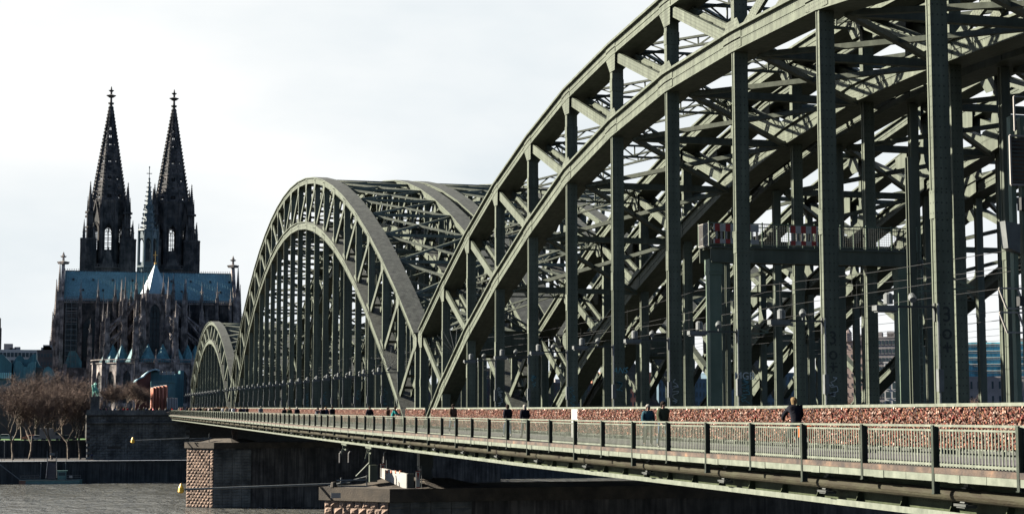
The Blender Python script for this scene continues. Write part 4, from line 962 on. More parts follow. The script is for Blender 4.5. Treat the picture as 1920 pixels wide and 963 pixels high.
# transept ends: stepped gable fronts seen edge-on
for s, X0 in ((-1, TX0), (1, TX1)):
    def endf(m):
        m.box(min(X0, X0+s*1.5), max(X0, X0+s*1.5), TY0-1, TY1+1, ZG, 46)
        m.poly([(TY0-1, 46), (TY1+1, 46), (735, 63)], (X0+s*1.5, 0, 0), (0, 1, 0), (s, 0, 0), 1.4)
        finial(m, X0+s*.8, 735, 60.5, 3.9)
        for (dx, y, zs_, zt_, r) in ((2.0, TY0+1, 50, 63.5, 1.1), (3.2, TY0+3, 40, 55.5, 1.0), (3.6, TY1-2, 42, 58, 1.0), (4.6, TY0+5, 29, 42.5, .9), (5.6, 730, 20, 29.5, 1.0), (3.0, 740, 35, 52, .9)):
            m.box(X0+s*dx-1.0, X0+s*dx+1.0, y-1.0, y+1.0, ZG, zs_); spirelet(m, X0+s*dx, y, zs_, zt_, r*.8)
            for z in np.arange(6, zs_, 5): m.box(X0+s*dx-1.2, X0+s*dx+1.2, y-1.2, y+1.2, z, z+.35); gablet(m, X0+s*dx, y, z+.4, 1.5, 2.0, (0, -1, 0))
            for q in (-1, 1): spirelet(m, X0+s*dx+q*.85, y-.9, zs_-4, zs_+2, .3, 4, False)
    one('transept_end', M_['cath'], ca, endf)
# crossing flèche
fl = thing('crossing_spire', None, None, (27.4, 742, 50), None, ca); fx, fy = 27.4, 742
def drum(m):
    m.frus(fx, fy, 48, 62.2, 4.2, 4.2, 8); m.frus(fx, fy, 62.2, 63.0, 4.9, 4.9, 8)
    for k in range(16): th = k*math.pi/8; m.frus(fx+4.35*math.cos(th), fy+4.35*math.sin(th), 50, 62.2, .3, .3, 4)
    for k in range(8):
        th = k*math.pi/4; n = Vector((math.cos(th), math.sin(th), 0)); u = Vector((-n.y, n.x, 0)); o = Vector((fx, fy, 0))+n*3.9; sd = 2*3.9*math.tan(math.pi/8)
        arch_wall(m, o, u, n, sd, 63, 78.5, 0, 1.12, 64.5, 73.2, .35); m.poly([(-1.5, 75), (1.5, 75), (0, 79.8)], o+n*.2, u, n, .2)
        th2 = th+math.pi/8; r = 4.45; m.frus(fx+r*math.cos(th2), fy+r*math.sin(th2), 63, 77.5, .42, .36, 6); spirelet(m, fx+r*math.cos(th2), fy+r*math.sin(th2), 77.5, 81.5, .4, 4)
    m.frus(fx, fy, 78.5, 79.1, 4.8, 4.7, 8)
one('lantern', M_['roofdk'], fl, drum)
def fsp(m):
    m.frus(fx, fy, 79, 102, 2.9, .28, 8)
    for k in range(8):
        th = math.pi/8+k*math.pi/4; d = (math.cos(th), math.sin(th), 0); crockets(m, (fx+3.0*d[0], fy+3.0*d[1], 79), (fx+.3*d[0], fy+.3*d[1], 101), 11, .7, d)
    for z, r in ((81.5, 2.6), (85, 2.2), (88.5, 1.8)):
        for k in range(8): th = k*math.pi/4; m.frus(fx+r*.98*math.cos(th), fy+r*.98*math.sin(th), z, z+1.8, .5, .05, 4)
one('spire', M_['roofdk'], fl, fsp)
one('cross', M_['roofdk'], fl, lambda m: (m.bar((fx, fy, 101), (fx, fy, 107.2), .28, .28), m.bar((fx-1.2, fy, 104.2), (fx+1.2, fy, 104.2), .28, .28, (0, 0, 1)), m.frus(fx, fy, 106.6, 107.4, .3, .3, 6), m.frus(fx, fy, 101.5, 102.2, .5, .5, 8)))
# choir: straight bays and polygonal apse
AY = 700.0; AR = 7.2
def choir_core(m):
    m.box(CX-7, CX+7, AY, TY0, ZG, 46.5)
one('choir_wall', M_['cath_dark'], ca, choir_core)
for k in (-2, -1, 0, 1, 2):
    th = -math.pi/2+k*math.pi/4; n = Vector((math.cos(th), math.sin(th), 0)); u = Vector((-n.y, n.x, 0)); o = Vector((CX, AY, 0))+n*AR; sd = 2*AR*math.tan(math.pi/8)
    if u.x < 0: pass
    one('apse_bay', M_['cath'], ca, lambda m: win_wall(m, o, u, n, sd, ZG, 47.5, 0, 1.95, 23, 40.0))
    w_ = one('window', M_['glass_dark'], ca, lambda m: m.poly([(-1.95, 23), (1.95, 23), (1.95, 40)]+archpts(0, 1.95, 40)[::-1][1:-1]+[(-1.95, 40)], o-n*.9, u, n, .1))
    one('tracery', M_['cath_dark'], w_, lambda m: tracery(m, o, u, n, 0, 1.95, 23, 40, 3, .5, .2, 6))
    th2 = th+math.pi/8; r = AR/math.cos(math.pi/8)
    if k < 2 or True:
        for tt in ((th-math.pi/8,) if k > -2 else (th-math.pi/8,)):
            pier_(CX+(r+.4)*math.cos(tt), AY+(r+.4)*math.sin(tt), 20, 48.5, 56.5, 1.7, 5)
pier_(CX+(AR/math.cos(math.pi/8)+.4)*math.cos(-math.pi/2+2.5*math.pi/4), AY+2, 20, 48.5, 56.5, 1.7, 5)
def croof(m):
    m.frus(CX, AY, 46.8, 60.5, 7.0, .15, 8); gable_roof(m, CX-6.5, CX+6.5, AY, 735, 46.8, 60.5, 'y')
cr = one('choir_roof', M_['roof_pale'], ca, croof)
one('roof_ribs', M_['roof_pale'], cr, lambda m: [m.bar((CX+7.05*math.cos(math.pi/8+k*math.pi/4), AY+7.05*math.sin(math.pi/8+k*math.pi/4), 46.8), (CX, AY, 60.6), .16, .16) for k in range(8)], kind='stuff')
one('gilded_cross', M_['gold'], ca, lambda m: (m.bar((CX, AY, 60), (CX, AY, 65.8), .26, .26), m.bar((CX-.9, AY, 64.1), (CX+.9, AY, 64.1), .24, .24, (0, 0, 1)), m.frus(CX, AY, 60.2, 61.0, .5, .5, 8), m.bar((CX-.1, AY, 60.6), (CX-2.0, AY-.2, 57.2), .2, .2)))
# ring of free-standing buttress piers with flying buttresses
def flyer(p, q, name='flying_buttress'):
    p = Vector(p); q = Vector(q)
    def fn(m):
        m.bar(p, q, .7, .7); n = 7; d = q-p
        for i in range(n): c = p.lerp(q, (i+.5)/n); m.bar(c, c+Vector((0, 0, -1.2-1.6*abs(i/n-.1))), .25, .5)
        pts = [p.lerp(q, i/8)+Vector((0, 0, -2.6*(1-math.sin(math.pi/2*i/8))-1.0)) for i in range(9)]
        for a, b in zip(pts[:-1], pts[1:]): m.bar(a, b, .6, .5)
        crockets(m, p+Vector((0, 0, .3)), q+Vector((0, 0, .3)), 6, .4, (0, 0, 1))
    one(name, M_['cath'], ca, fn)
for tt in (-math.pi/2-1.18, -math.pi/2-.393, -math.pi/2+.393, -math.pi/2+1.18):
    c, s = math.cos(tt), math.sin(tt)
    pier_(CX+13*c, AY+13*s, 18, 44, 55.0, 3.0, 5); pier_(CX+20.5*c, AY+20.5*s, 12, 36, 44.5, 3.1, 5)
    for z in (0, -9): flyer((CX+13*c, AY+13*s, 40+z), (CX+8*c, AY+8*s, 45+z)); flyer((CX+20.5*c, AY+20.5*s, 33+z*.7), (CX+13*c, AY+13*s, 39+z*.7))
for y in (707, 715):
    for sx in (-1, 1):
        pier_(CX+sx*13.2, y, 14, 44, 55.5, 2.8, 5); pier_(CX+sx*20.5, y, 12, 35.5, 44.5 if y < 710 else 50, 2.9, 5)
        for z in (0, -9): flyer((CX+sx*13.2, y, 40+z), (CX+sx*7.2, y, 45+z)); flyer((CX+sx*20.5, y, 33+z*.7), (CX+sx*13.2, y, 39+z*.7))
for (x, y, zs_, zt_, w) in ((-.8, 719, 47, 55, 1.9), (6.3, 718, 46.5, 55.2, 2.2), (3.4, 712, 30, 38.5, 2.6), (13.3, 718, 47, 55, 2.2), (49.6, 718, 47, 55, 2.0), (56.2, 718, 47, 55, 2.0), (62.0, 719, 44, 52, 1.9), (44, 712, 38, 46, 2.6), (51.5, 712, 36, 43, 2.8), (53.8, 705, 30, 37, 2.6), (20.0, 719, 47, 53, 1.8), (37.2, 719, 47, 53.5, 1.8)):
    pier_(x, y, 8, zs_, zt_, w, 5)
# low ring of chapels
CR = 24.0
def low(m):
    pts = []
    for k in range(-5, 6):
        a = -math.pi/2+k*math.pi/10; pts.append((CX+CR*math.cos(a), AY+CR*math.sin(a)))
    pts = [(CX-24.5, 724)]+[(x, y) for x, y in pts]+[(CX+24.5, 724)]
    b = len(m.v); n = len(pts)
    for z in (ZG, 18.5):
        for x, y in pts: m.v.append(Vector((x, y, z)))
    for k in range(n): m.face([b+k, b+(k+1) % n, b+n+(k+1) % n, b+n+k])
    m.face([b+n+k for k in range(n)])
one('chapel_wall', M_['cath_dark'], ca, low)
ang = [-math.pi/2+k*math.pi/10 for k in range(-5, 6)]
for i, (a0, a1) in enumerate(zip(ang[:-1], ang[1:])):
    am = (a0+a1)/2; n = Vector((math.cos(am), math.sin(am), 0)); u = Vector((-n.y, n.x, 0)); ap = CR*math.cos(math.pi/20); o = Vector((CX, AY, 0))+n*(ap+.9); sd = 2*ap*math.tan(math.pi/20)
    one('chapel_bay', M_['cath'], ca, lambda m: arch_wall(m, o, u, n, sd, ZG, 18.2, 0, 1.7, 2.5, 12.5, .8))
    w_ = one('window', M_['glass_dark'], ca, lambda m: m.poly([(-1.7, 2.5), (1.7, 2.5), (1.7, 12.5)]+archpts(0, 1.7, 12.5)[::-1][1:-1]+[(-1.7, 12.5)], o-n*.7, u, n, .1))
    one('tracery', M_['cath_dark'], w_, lambda m: tracery(m, o, u, n, 0, 1.7, 2.5, 12.5, 3, .4, .18, 4))
    if i % 2 == 0 or True:
        c = Vector((CX, AY, 0))+n*18.6
        one('chapel_roof', M_['roof_cone'], ca, lambda m: (m.frus(c.x, c.y, 19.0, 19.6, 3.6, 3.6, 8), m.frus(c.x, c.y, 19.6, 26.3, 3.4, .08, 8), [m.bar((c.x+3.45*math.cos(math.pi/8+q*math.pi/4), c.y+3.45*math.sin(math.pi/8+q*math.pi/4), 19.6), (c.x, c.y, 26.4), .14, .14) for q in range(8)]))
for i, a in enumerate(ang):
    x, y = CX+(CR+1.0)*math.cos(a), AY+(CR+1.0)*math.sin(a)
    def fn(m):
        for z0_, z1_, w in ((ZG, 7, 1.9), (7, 13.5, 1.6), (13.5, 19.6, 1.3)):
            m.box(x-w/2, x+w/2, y-w*.7, y+w*.7, z0_, z1_-.004); m.box(x-w/2-.15, x+w/2+.15, y-w*.7-.15, y+w*.7+.15, z1_-.5, z1_-.15)
        spirelet(m, x, y, 19.6, 24.0, .5, 4)
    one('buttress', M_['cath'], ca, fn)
def bal(m):
    for a0, a1 in zip(ang[:-1], ang[1:]):
        for z in (18.6, 20.0):
            m.bar((CX+(CR+1.1)*math.cos(a0), AY+(CR+1.1)*math.sin(a0), z), (CX+(CR+1.1)*math.cos(a1), AY+(CR+1.1)*math.sin(a1), z), .5, .35)
        for i in range(9):
            f_ = i/9; x = CX+(CR+1.1)*(math.cos(a0)*(1-f_)+math.cos(a1)*f_); y = AY+(CR+1.1)*(math.sin(a0)*(1-f_)+math.sin(a1)*f_); m.box(x-.1, x+.1, y-.1, y+.1, 18.6, 20.0)
one('balustrade', M_['cath'], ca, bal)
# south transept low parts
one('side_aisle', M_['cath'], ca, lambda m: (arch_wall(m, (-4.5, 716, 0), (1, 0, 0), (0, -1, 0), 17, ZG, 17.5, 2, 2.6, 0, 11, 1.0), m.box(-13, 4, 717, 722, ZG, 17.4), [m.box(x-.8, x+.8, 714.5, 716, ZG, 19) for x in (-12, -6.5, 3)]))
one('aisle_roof', M_['roof_cone'], ca, lambda m: m.poly([(-7, 17.5), (0.3, 17.5), (0.3, 20), (-2.4, 24.6), (-5.0, 24.2)], (0, 717.5, 0), (1, 0, 0), (0, -1, 0), 4))
one('north_aisle', M_['cath_dark'], ca, lambda m: (m.box(50, 67, 716, 722, ZG, 20), [m.box(x-.9, x+.9, 714, 716, ZG, 24) for x in (52, 58, 64)]))
sc = thing('scaffolding', 'light tube scaffolding fixed in front of the left transept wall', 'scaffold', (-4.4, 717, 20))
def scf(m):
    for x in (-6.6, -4.4, -2.2):
        for y in (715.5, 717): m.bar((x, y, 18), (x, y, 47.5), .16, .16)
    for z in np.arange(20, 47.6, 2.25):
        for y in (715.5, 717): m.bar((-6.8, y, z), (-2.0, y, z), .14, .14, (0, 0, 1))
one('tubes', M_['lamp_grey'], sc, scf)
for z in (36.6, 41.1, 45.6): one('deck', M_['facade'], sc, lambda m: m.box(-6.7, -2.1, 715.4, 717.1, z, z+.15))
# ------------------------------------------------------------------ plaza on the bridgehead
one('plaza', M_['ground'], None, lambda m: m.box(AX0, 140, 408.9, 521, -7.9, -1.25), kind='structure')
# ------------------------------------------------------------------ museum (teal zinc waves and red brick)
mu = thing('museum', 'teal zinc museum with wave roofs and red brick blocks before the cathedral', 'museum', tuple(at(290, 765, 470)))
def shed(pts, Y, depth, mt, name, parent, close=768, **k):
    P = [at(x, y, Y) for x, y in pts]; zb = at(pts[0][0], close, Y).z
    pl = [(p.x, p.z) for p in P]+[(P[-1].x, zb), (P[0].x, zb)]
    return one(name, mt, parent, lambda m: m.poly(pl, (0, Y, 0), (1, 0, 0), (0, -1, 0), depth), **k)
cv = [(255, 714), (259, 710), (264, 708), (269, 706), (273, 701), (279, 696), (286, 693), (292, 692), (299, 694)]
shed([(x, y) for x, y in cv if x <= 283]+[(283, 694)], 470, 2, M_['museum_wall'], 'brick_gable', mu)
def vault(m):
    for a, b in zip(cv[:-1], cv[1:]):
        p, q = at(*a, 469.5), at(*b, 469.5); m.bar(p+Vector((0, 12, 0)), q+Vector((0, 12, 0)), 26, .35, (0, 1, 0))
one('vault_roof', M_['roof_pale'], mu, vault)
shed([(283, 694), (299, 694), (299, 702), (332, 702), (332, 716)], 474, 30, M_['teal'], 'zinc_wall', mu)
shed([(283, 715), (329, 715)], 466, 6, M_['teal'], 'lower_zinc_wall', mu)
one('ledge', M_['teal'], mu, lambda m: m.bar(at(283, 715, 465.8), at(329, 715, 465.8), .5, .4, (0, 0, 1)))
shed([(328, 700), (338, 700), (338, 694), (345, 694)], 486, 10, M_['teal'], 'stair_tower', mu)
for x in (298, 308, 316, 324): one('roof_vent', M_['white_dull'], mu, lambda m: (lambda c: m.box(c.x-.5, c.x+.5, c.y, c.y+1, c.z-.2, c.z+.8))(at(x, 701, 475)))
for i, (x0, x1, yt) in enumerate(((284, 289.5, 726.5), (289.5, 294.5, 725), (294.5, 301, 724), (301, 308, 723), (308, 315, 722))):
    a, b = at(x0, yt, 452+0.3*i), at(x1, yt, 452+.3*i); md = a.x+(b.x-a.x)*.62
    one('brick_block', M_['brick'], mu, lambda m: m.poly([(a.x, .75), (md, 0), (b.x-.02, .35), (b.x-.02, 5), (a.x, 5)], (0, a.y, -1.25), (1, 0, 0), (0, 0, -1), (a.z+1.25), (0, 1, 0)))
    one('coping', M_['white_dull'], mu, lambda m: m.poly([(a.x, .7), (md, -.06), (b.x-.04, .3), (b.x-.04, 5), (a.x, 5)], (0, a.y, a.z), (1, 0, 0), (0, 0, -1), .12, (0, 1, 0)))
shed([(313, 744), (333, 746)], 450, 3, M_['facade_brown'], 'low_pavilion', mu)
for x in range(314, 333, 3): one('pilaster', M_['facade_pale'], mu, lambda m: m.bar(at(x, 745, 449.8), at(x, 767, 449.8), .22, .2))
ml = thing('museum_wing', 'dark teal museum wing with humped shed roofs left of the cathedral', 'museum', tuple(at(50, 720, 480)))
def hump(xs, Y, name, mt=None):
    shed(xs, Y, 14, mt or M_['teal'], name, ml, 760)
hump([(-20, 672), (-6, 665), (5, 664), (9, 667), (14, 673), (20, 679), (22, 680)], 478, 'shed_roof')
hump([(24, 679), (28, 673), (33, 667), (38, 665), (43, 669), (46, 673), (52, 673), (58, 667), (63, 663), (68, 663), (68, 672), (74, 684), (80, 688)], 484, 'shed_roof')
hump([(25, 690), (27, 680), (31, 676), (36, 675.5), (40, 679), (44, 686), (50, 687), (54, 681), (59, 678), (67, 677)], 480, 'front_gable', M_['teal2'])
hump([(80, 700), (82, 693), (86, 688), (91, 686), (97, 691), (103, 700)], 474, 'front_gable', M_['teal2'])
one('glazed_band', M_['glass_lit'], ml, lambda m: (lambda a, b: m.box(a.x, b.x, 476.9, 477.3, b.z, a.z))(at(-25, 698, 477), at(21, 709, 477)))
for x in range(-22, 22, 4): one('mullion', M_['teal'], ml, lambda m: m.bar(at(x, 698, 476.8), at(x, 709, 476.8), .15, .15))
one('dark_base', M_['dark'], ml, lambda m: (lambda a, b: m.box(a.x, b.x, 481, 500, b.z, a.z))(at(67, 688, 481), at(82, 720, 481)))

one('park_wall', M_['facade_brown'], None, lambda m: m.box(-90, 1.5, 468, 470, -7.8, 1.0), kind='structure')
# ------------------------------------------------------------------ other buildings
def block(x0, x1, yt, yb, Y, depth, floors, cols, wall, label, cat='building', glass='glass_dark', band=False, name='office_building', fill=.62, hfill=.6, group=None, roofkit=True, seed=0, rot=0):
    a, b = at(x0, yt, Y), at(x1, yt, Y); zb = at((x0+x1)/2, yb, Y).z; r = random.Random(seed+int(x0))
    t = thing(name, label, cat, ((a.x+b.x)/2, Y, zb), group); W_, H_ = b.x-a.x, a.z-zb
    one('wall', wall, t, lambda m: m.box(a.x, b.x, Y, Y+depth, zb, a.z))
    fh = H_/floors; cw = W_/cols
    wf = meshof('window', M_[glass], lambda m: m.box(-cw*fill/2, cw*fill/2, -.06, .03, -fh*hfill/2, fh*hfill/2))
    sf = meshof('sill', wall, lambda m: m.box(-cw*fill/2-.1, cw*fill/2+.1, -.22, 0, -fh*hfill/2-.2, -fh*hfill/2-.01))
    for j in range(floors):
        for i in range(cols):
            w_ = inst('window', wf, t, (a.x+cw*(i+.5), Y-.02, zb+fh*(j+.5)))
            if not band: inst('sill', sf, w_, (a.x+cw*(i+.5), Y-.02, zb+fh*(j+.5)))
        if band:
            one('floor_band', M_['white_dull'], t, lambda m: m.box(a.x-.1, b.x+.1, Y-.5, Y+.05, zb+fh*(j+.86), zb+fh*(j+1.0)))
            one('sun_louvre', M_['white_dull'], t, lambda m: m.box(a.x-.1, b.x+.1, Y-.45, Y-.1, zb+fh*(j+.60), zb+fh*(j+.64)))
    one('parapet', wall, t, lambda m: m.box(a.x-.15, b.x+.15, Y-.15, Y+depth, a.z, a.z+.5))
    if roofkit:
        for q in range(3):
            x = r.uniform(a.x+1, b.x-3); one('roof_plant', M_['facade'], t, lambda m: m.box(x, x+r.uniform(1.5, 4), Y+3, Y+7, a.z, a.z+r.uniform(1.2, 2.8)))
    t.rotation_euler = (0, 0, R(rot))
    return t
block(-30, 69, 657, 700, 640, 14, 3, 14, M_['facade_pale'], 'pale flat office block behind the teal museum humps at the far left', fill=.8, hfill=.6)
block(70, 99, 658, 720, 600, 14, 4, 5, M_['facade_brown'], 'dark grey house squeezed between museum wing and cathedral', fill=.5, hfill=.4)
block(1755, 1960, 643, 706, 520, 20, 5, 26, M_['glass_blue'], 'blue glass office block with white bands behind the right hangers', glass='glass_blue', band=True, fill=.9, hfill=.7, rot=-34)
block(1724, 1752, 655, 712, 518, 18, 6, 5, M_['glass_dark'], 'dark end of the banded office block beside the widest hanger', glass='glass_dark', band=True, fill=.9, rot=-34)
block(1715, 1990, 707, 762, 512, 8, 2, 24, M_['facade'], 'long pale stone building under the blue glass block', fill=.28, hfill=.5, roofkit=False, rot=-34)
block(1585, 1634, 640, 765, 560, 15, 7, 6, M_['facade_pink'], 'pinkish plain building with a small dome behind the hangers', fill=.22, hfill=.3, rot=-34)
block(1634, 1682, 633, 765, 540, 15, 8, 8, M_['facade'], 'grey concrete office tower seen between two hangers', fill=.6, hfill=.5, rot=-34)
block(1660, 1705, 680, 765, 500, 15, 5, 4, M_['facade_pale'], 'lower office house with tall windows before the concrete tower', fill=.6, hfill=.7, rot=-34)
block(1130, 1230, 700, 765, 470, 12, 4, 16, M_['brick'], 'brick house far behind the hangers left of the couple', fill=.4, hfill=.5)
block(1235, 1330, 712, 765, 480, 12, 3, 14, M_['facade_blue'], 'bluish low hall far behind the hangers right of the couple', fill=.4, hfill=.5)
block(985, 1120, 720, 765, 470, 12, 3, 20, M_['facade_brown'], 'brown riverside row far behind the arch foot', fill=.4, hfill=.5)
block(840, 980, 692, 765, 480, 12, 5, 20, M_['facade_brown'], 'tall brown house behind the foot of the near arch', fill=.4, hfill=.5)
block(1340, 1580, 700, 765, 500, 14, 4, 30, M_['facade_blue'], 'dark station hall front behind the gantry legs', fill=.5, hfill=.5)
for k, (x0, x1, yt) in enumerate(((450, 520, 735), (525, 610, 728), (615, 700, 730), (705, 835, 724))):
    block(x0, x1, yt, 765, 470+k, 12, 3, 10, M_['facade_brown'], ['low dark house seen through the far end of the middle span', 'dark house with flat roof behind the middle span hangers', 'long dark house behind the lit middle hangers', 'dark riverside house behind the joint of the two big arches'][k], fill=.4)
dm = at(1594, 640, 560)
dt = thing('church_turret', 'small domed turret with a spike above the pinkish building', 'turret', tuple(dm))
one('drum', M_['facade_pink'], dt, lambda m: (m.frus(dm.x, 562, dm.z, dm.z+3.2, 1.6, 1.5, 10), m.frus(dm.x, 562, dm.z+3.2, dm.z+5, 1.7, .5, 10), m.frus(dm.x, 562, dm.z+5, dm.z+7, .3, .2, 6), m.frus(dm.x, 562, dm.z+7, dm.z+10.5, .12, .03, 4)))
tv = at(0, 596, 700)
tm = thing('chimney', 'slim tapering chimney at the very left edge', 'chimney', (tv.x, 700, -7)); one('stack', M_['facade_brown'], tm, lambda m: (m.frus(tv.x, 700, -7, tv.z-4, 1.1, .8, 10), m.frus(tv.x, 700, tv.z-4, tv.z, .5, .4, 8)))

# ------------------------------------------------------------------ equestrian statue
sp = at(178, 768, 411); SXx = sp.x; st = thing('equestrian_statue', 'green copper rider on horseback on a tall stone plinth at the bridgehead', 'statue', (SXx, 411, -1.25))
one('plinth', M_['stone_wall'], st, lambda m: (m.box(SXx-1.5, SXx+1.5, 409.2, 413, -1.3, -.2), m.box(SXx-1.05, SXx+1.05, 409.6, 412.6, -.2, 2.7), m.box(SXx-1.3, SXx+1.3, 409.4, 412.8, 2.7, 3.0), m.box(SXx-1.25, SXx+1.25, 409.4, 412.8, -.2, .1)))
def skinned(name, nodes, edges, mt, lvl=1, root=0):
    me = bpy.data.meshes.new(name); me.from_pydata([n[0] for n in nodes], edges, [])
    o = bpy.data.objects.new(name, me); C.objects.link(o); md = o.modifiers.new('s', 'SKIN')
    if not me.skin_vertices: bpy.context.view_layer.update()
    for i, n in enumerate(nodes):
        sv = me.skin_vertices[0].data[i]; r = n[1]; sv.radius = (r, r) if isinstance(r, (int, float)) else r; sv.use_root = (i == root)
    if lvl: s = o.modifiers.new('u', 'SUBSURF'); s.levels = lvl; s.render_levels = lvl
    dg = bpy.context.evaluated_depsgraph_get(); nm = bpy.data.meshes.new_from_object(o.evaluated_get(dg)); bpy.data.objects.remove(o)
    nm.name = name; nm.materials.clear(); nm.materials.append(mt)
    for p in nm.polygons: p.use_smooth = True
    return nm
H = [((0, 0, 1.75), .42), ((0, -.75, 1.8), .40), ((0, .8, 1.78), .42), ((0, -1.15, 2.3), .26), ((0, -1.4, 2.75), .17), ((0, -1.62, 2.68), .15), ((0, -1.95, 2.38), .09),
     ((-.24, -.8, 1.25), .16), ((-.24, -.95, .75), .09), ((-.24, -.9, .05), .08), ((.24, -.8, 1.25), .16), ((.24, -1.25, 1.0), .09), ((.24, -1.2, .5), .07),
     ((-.26, .85, 1.2), .2), ((-.26, 1.1, .75), .09), ((-.26, .95, .05), .08), ((.26, .8, 1.2), .2), ((.26, 1.0, .7), .09), ((.26, .8, .05), .08), ((0, 1.3, 1.75), .1), ((0, 1.5, .9), .09),
     ((0, -.05, 2.4), .26), ((0, -.05, 2.95), .28), ((0, -.05, 3.25), .10), ((0, -.07, 3.48), .14), ((-.33, -.05, 3.1), .11), ((-.42, -.3, 2.7), .08), ((-.25, -.75, 2.6), .06), ((.33, -.05, 3.1), .11), ((.5, -.35, 2.85), .08), ((.35, -.8, 2.9), .06),
     ((-.42, -.15, 2.0), .14), ((-.46, -.2, 1.3), .09), ((.42, -.15, 2.0), .14), ((.46, -.2, 1.3), .09)]
HE = [(0, 1), (0, 2), (1, 3), (3, 4), (4, 5), (5, 6), (1, 7), (7, 8), (8, 9), (1, 10), (10, 11), (11, 12), (2, 13), (13, 14), (14, 15), (2, 16), (16, 17), (17, 18), (2, 19), (19, 20), (0, 21), (21, 22), (22, 23), (23, 24), (22, 25), (25, 26), (26, 27), (22, 28), (28, 29), (29, 30), (21, 31), (31, 32), (21, 33), (33, 34)]
hm = skinned('horse_and_rider', H, HE, M_['verdigris'], 1)
inst('horse_and_rider', hm, st, (SXx, 411, 3.0), (0, 0, R(-28)), (1.0, 1.0, 1.02))

# ------------------------------------------------------------------ winter trees
def tree(x, y, z, h, seed, label, spread=.42, dark=False, depth_=6, group='bare plane trees on the far bank'):
    r = random.Random(seed); t = thing('bare_tree', label, 'tree', (x, y, z), group)
    tk = MB(); cr_ = MB()
    def tri(p, q, w):                          # thin twig: three sided sliver
        d = (q-p); s = Vector((r.gauss(0, 1), r.gauss(0, 1), r.gauss(0, 1))).cross(d)
        if s.length < 1e-4: return
        s = s.normalized()*w; b = len(cr_.v); cr_.v += [p-s, p+s, q]; cr_.face([b, b+1, b+2])
    def grow(p, d, ln, rad, lv):
        n = 3; pts = [p]; c = p; dd = d.copy()
        for i in range(n):
            dd = (dd+Vector((r.gauss(0, .13), r.gauss(0, .13), r.gauss(0, .08)+.06))).normalized(); c = c+dd*(ln/n); pts.append(c)
        tgt = tk if lv <= 3 else cr_
        tgt.tube(pts, [rad*(1-.35*i/n) for i in range(n+1)], 7 if lv < 2 else (5 if lv < 4 else 3), False)
        if 3 <= lv < depth_:
            for k in range(3):
                a = pts[r.randint(1, n)]; e = a+(dd+Vector((r.gauss(0, .9), r.gauss(0, .9), r.gauss(0, .6)))).normalized()*r.uniform(.8, 2.2); tri(a, e, .026)
                for q in range(3): tri(a.lerp(e, r.uniform(.3, .9)), e+Vector((r.gauss(0, .6), r.gauss(0, .6), r.gauss(0, .5))), .018)
        if lv >= depth_:
            for k in range(7):
                a = pts[r.randint(1, n)]; e = a+(dd+Vector((r.gauss(0, .75), r.gauss(0, .75), r.gauss(0, .6)+.15))).normalized()*r.uniform(.7, 1.9); tri(a, e, .024)
                for q in range(2): tri(a.lerp(e, r.uniform(.3, .9)), e+Vector((r.gauss(0, .5), r.gauss(0, .5), r.gauss(0, .45))), .017)
            return
        for k in range(3 if lv in (1, 2, 3) else 2):
            if lv == 0: az = r.uniform(0, 6.28)+k*3.1
            else: az = r.uniform(0, 6.28)
            sp_ = spread*(r.uniform(.7, 1.35)); side = Vector((math.cos(az), math.sin(az), 0)); nd = (dd+side*sp_*1.45+Vector((0, 0, .12))).normalized()
            a = pts[-1] if k < 2 else pts[-2]; grow(a, nd, ln*r.uniform(.74, .95), rad*.68, lv+1)
    grow(Vector((x, y, z)), Vector((r.gauss(0, .05), 0, 1)), h*.20, h*.0155, 0)
    tk.build('trunk', M_['bark'], t); cr_.build('crown', M_['twig'], t, kind='stuff')
tr_lab = ['forked bare plane tree by the left edge of the promenade', 'slim bare tree second from the left on the promenade', 'bare tree in front of the white van on the promenade', 'leaning bare tree with pale bark right of the van', 'bare tree next to the bridgehead wall']
for i, (px_, hh) in enumerate(((24, 20), (54, 18.5), (97, 20), (128, 20.5), (150, 20))):
    p = at(px_, 855, 412); tree(p.x, 412+(i % 2)*2, -11.9, hh, 11+i*3, tr_lab[i])
bl = ['bare tree behind the lawn at the far left', 'bare tree behind the promenade row, left of the van', 'bare tree behind the white van', 'bare tree filling the gap before the bridgehead wall', 'brown bare tree in front of the museum wing hump', 'bare tree just left of the statue, farther back']
for i, (px_, hh, yy_) in enumerate(((-8, 17, 442), (40, 17.5, 446), (80, 17, 440), (142, 17.5, 438), (66, 19, 452), (118, 18.5, 450))):
    p = at(px_, 825, yy_); tree(p.x, yy_, -7.8, hh, 70+i*5, bl[i], group='bare trees behind the promenade row')
tl = ['small bare tree right of the statue plinth', 'small dark bare tree on the plaza below the cathedral piers', 'bare tree before the middle of the plaza', 'bushy bare tree on the plaza beside the dark red gable', 'bare tree close to the museum brick gable', 'taller bare tree behind the plaza trees']
for i, (px_, hh, yy_) in enumerate(((205, 8.5, 440), (221, 8, 452), (238, 9.5, 446), (252, 9, 456), (262, 8, 448), (262, 13, 500))):
    p = at(px_, 767, yy_); tree(p.x, yy_, -1.25, hh, 130+i*3, tl[i], spread=.5, depth_=5, group='small bare trees on the plaza')
tree(at(1600, 760, 480).x, 480, -7.8, 14, 301, 'bare tree in front of the pinkish building', depth_=5, group='bare trees across the river on the right')
tree(at(1700, 760, 470).x, 470, -7.8, 12, 303, 'bare tree before the pale stone building right of the gantry ladder', depth_=5, group='bare trees across the river on the right')
tree(at(1820, 760, 470).x, 470, -7.8, 13, 305, 'bare tree before the long pale stone building at the right', depth_=5, group='bare trees across the river on the right')

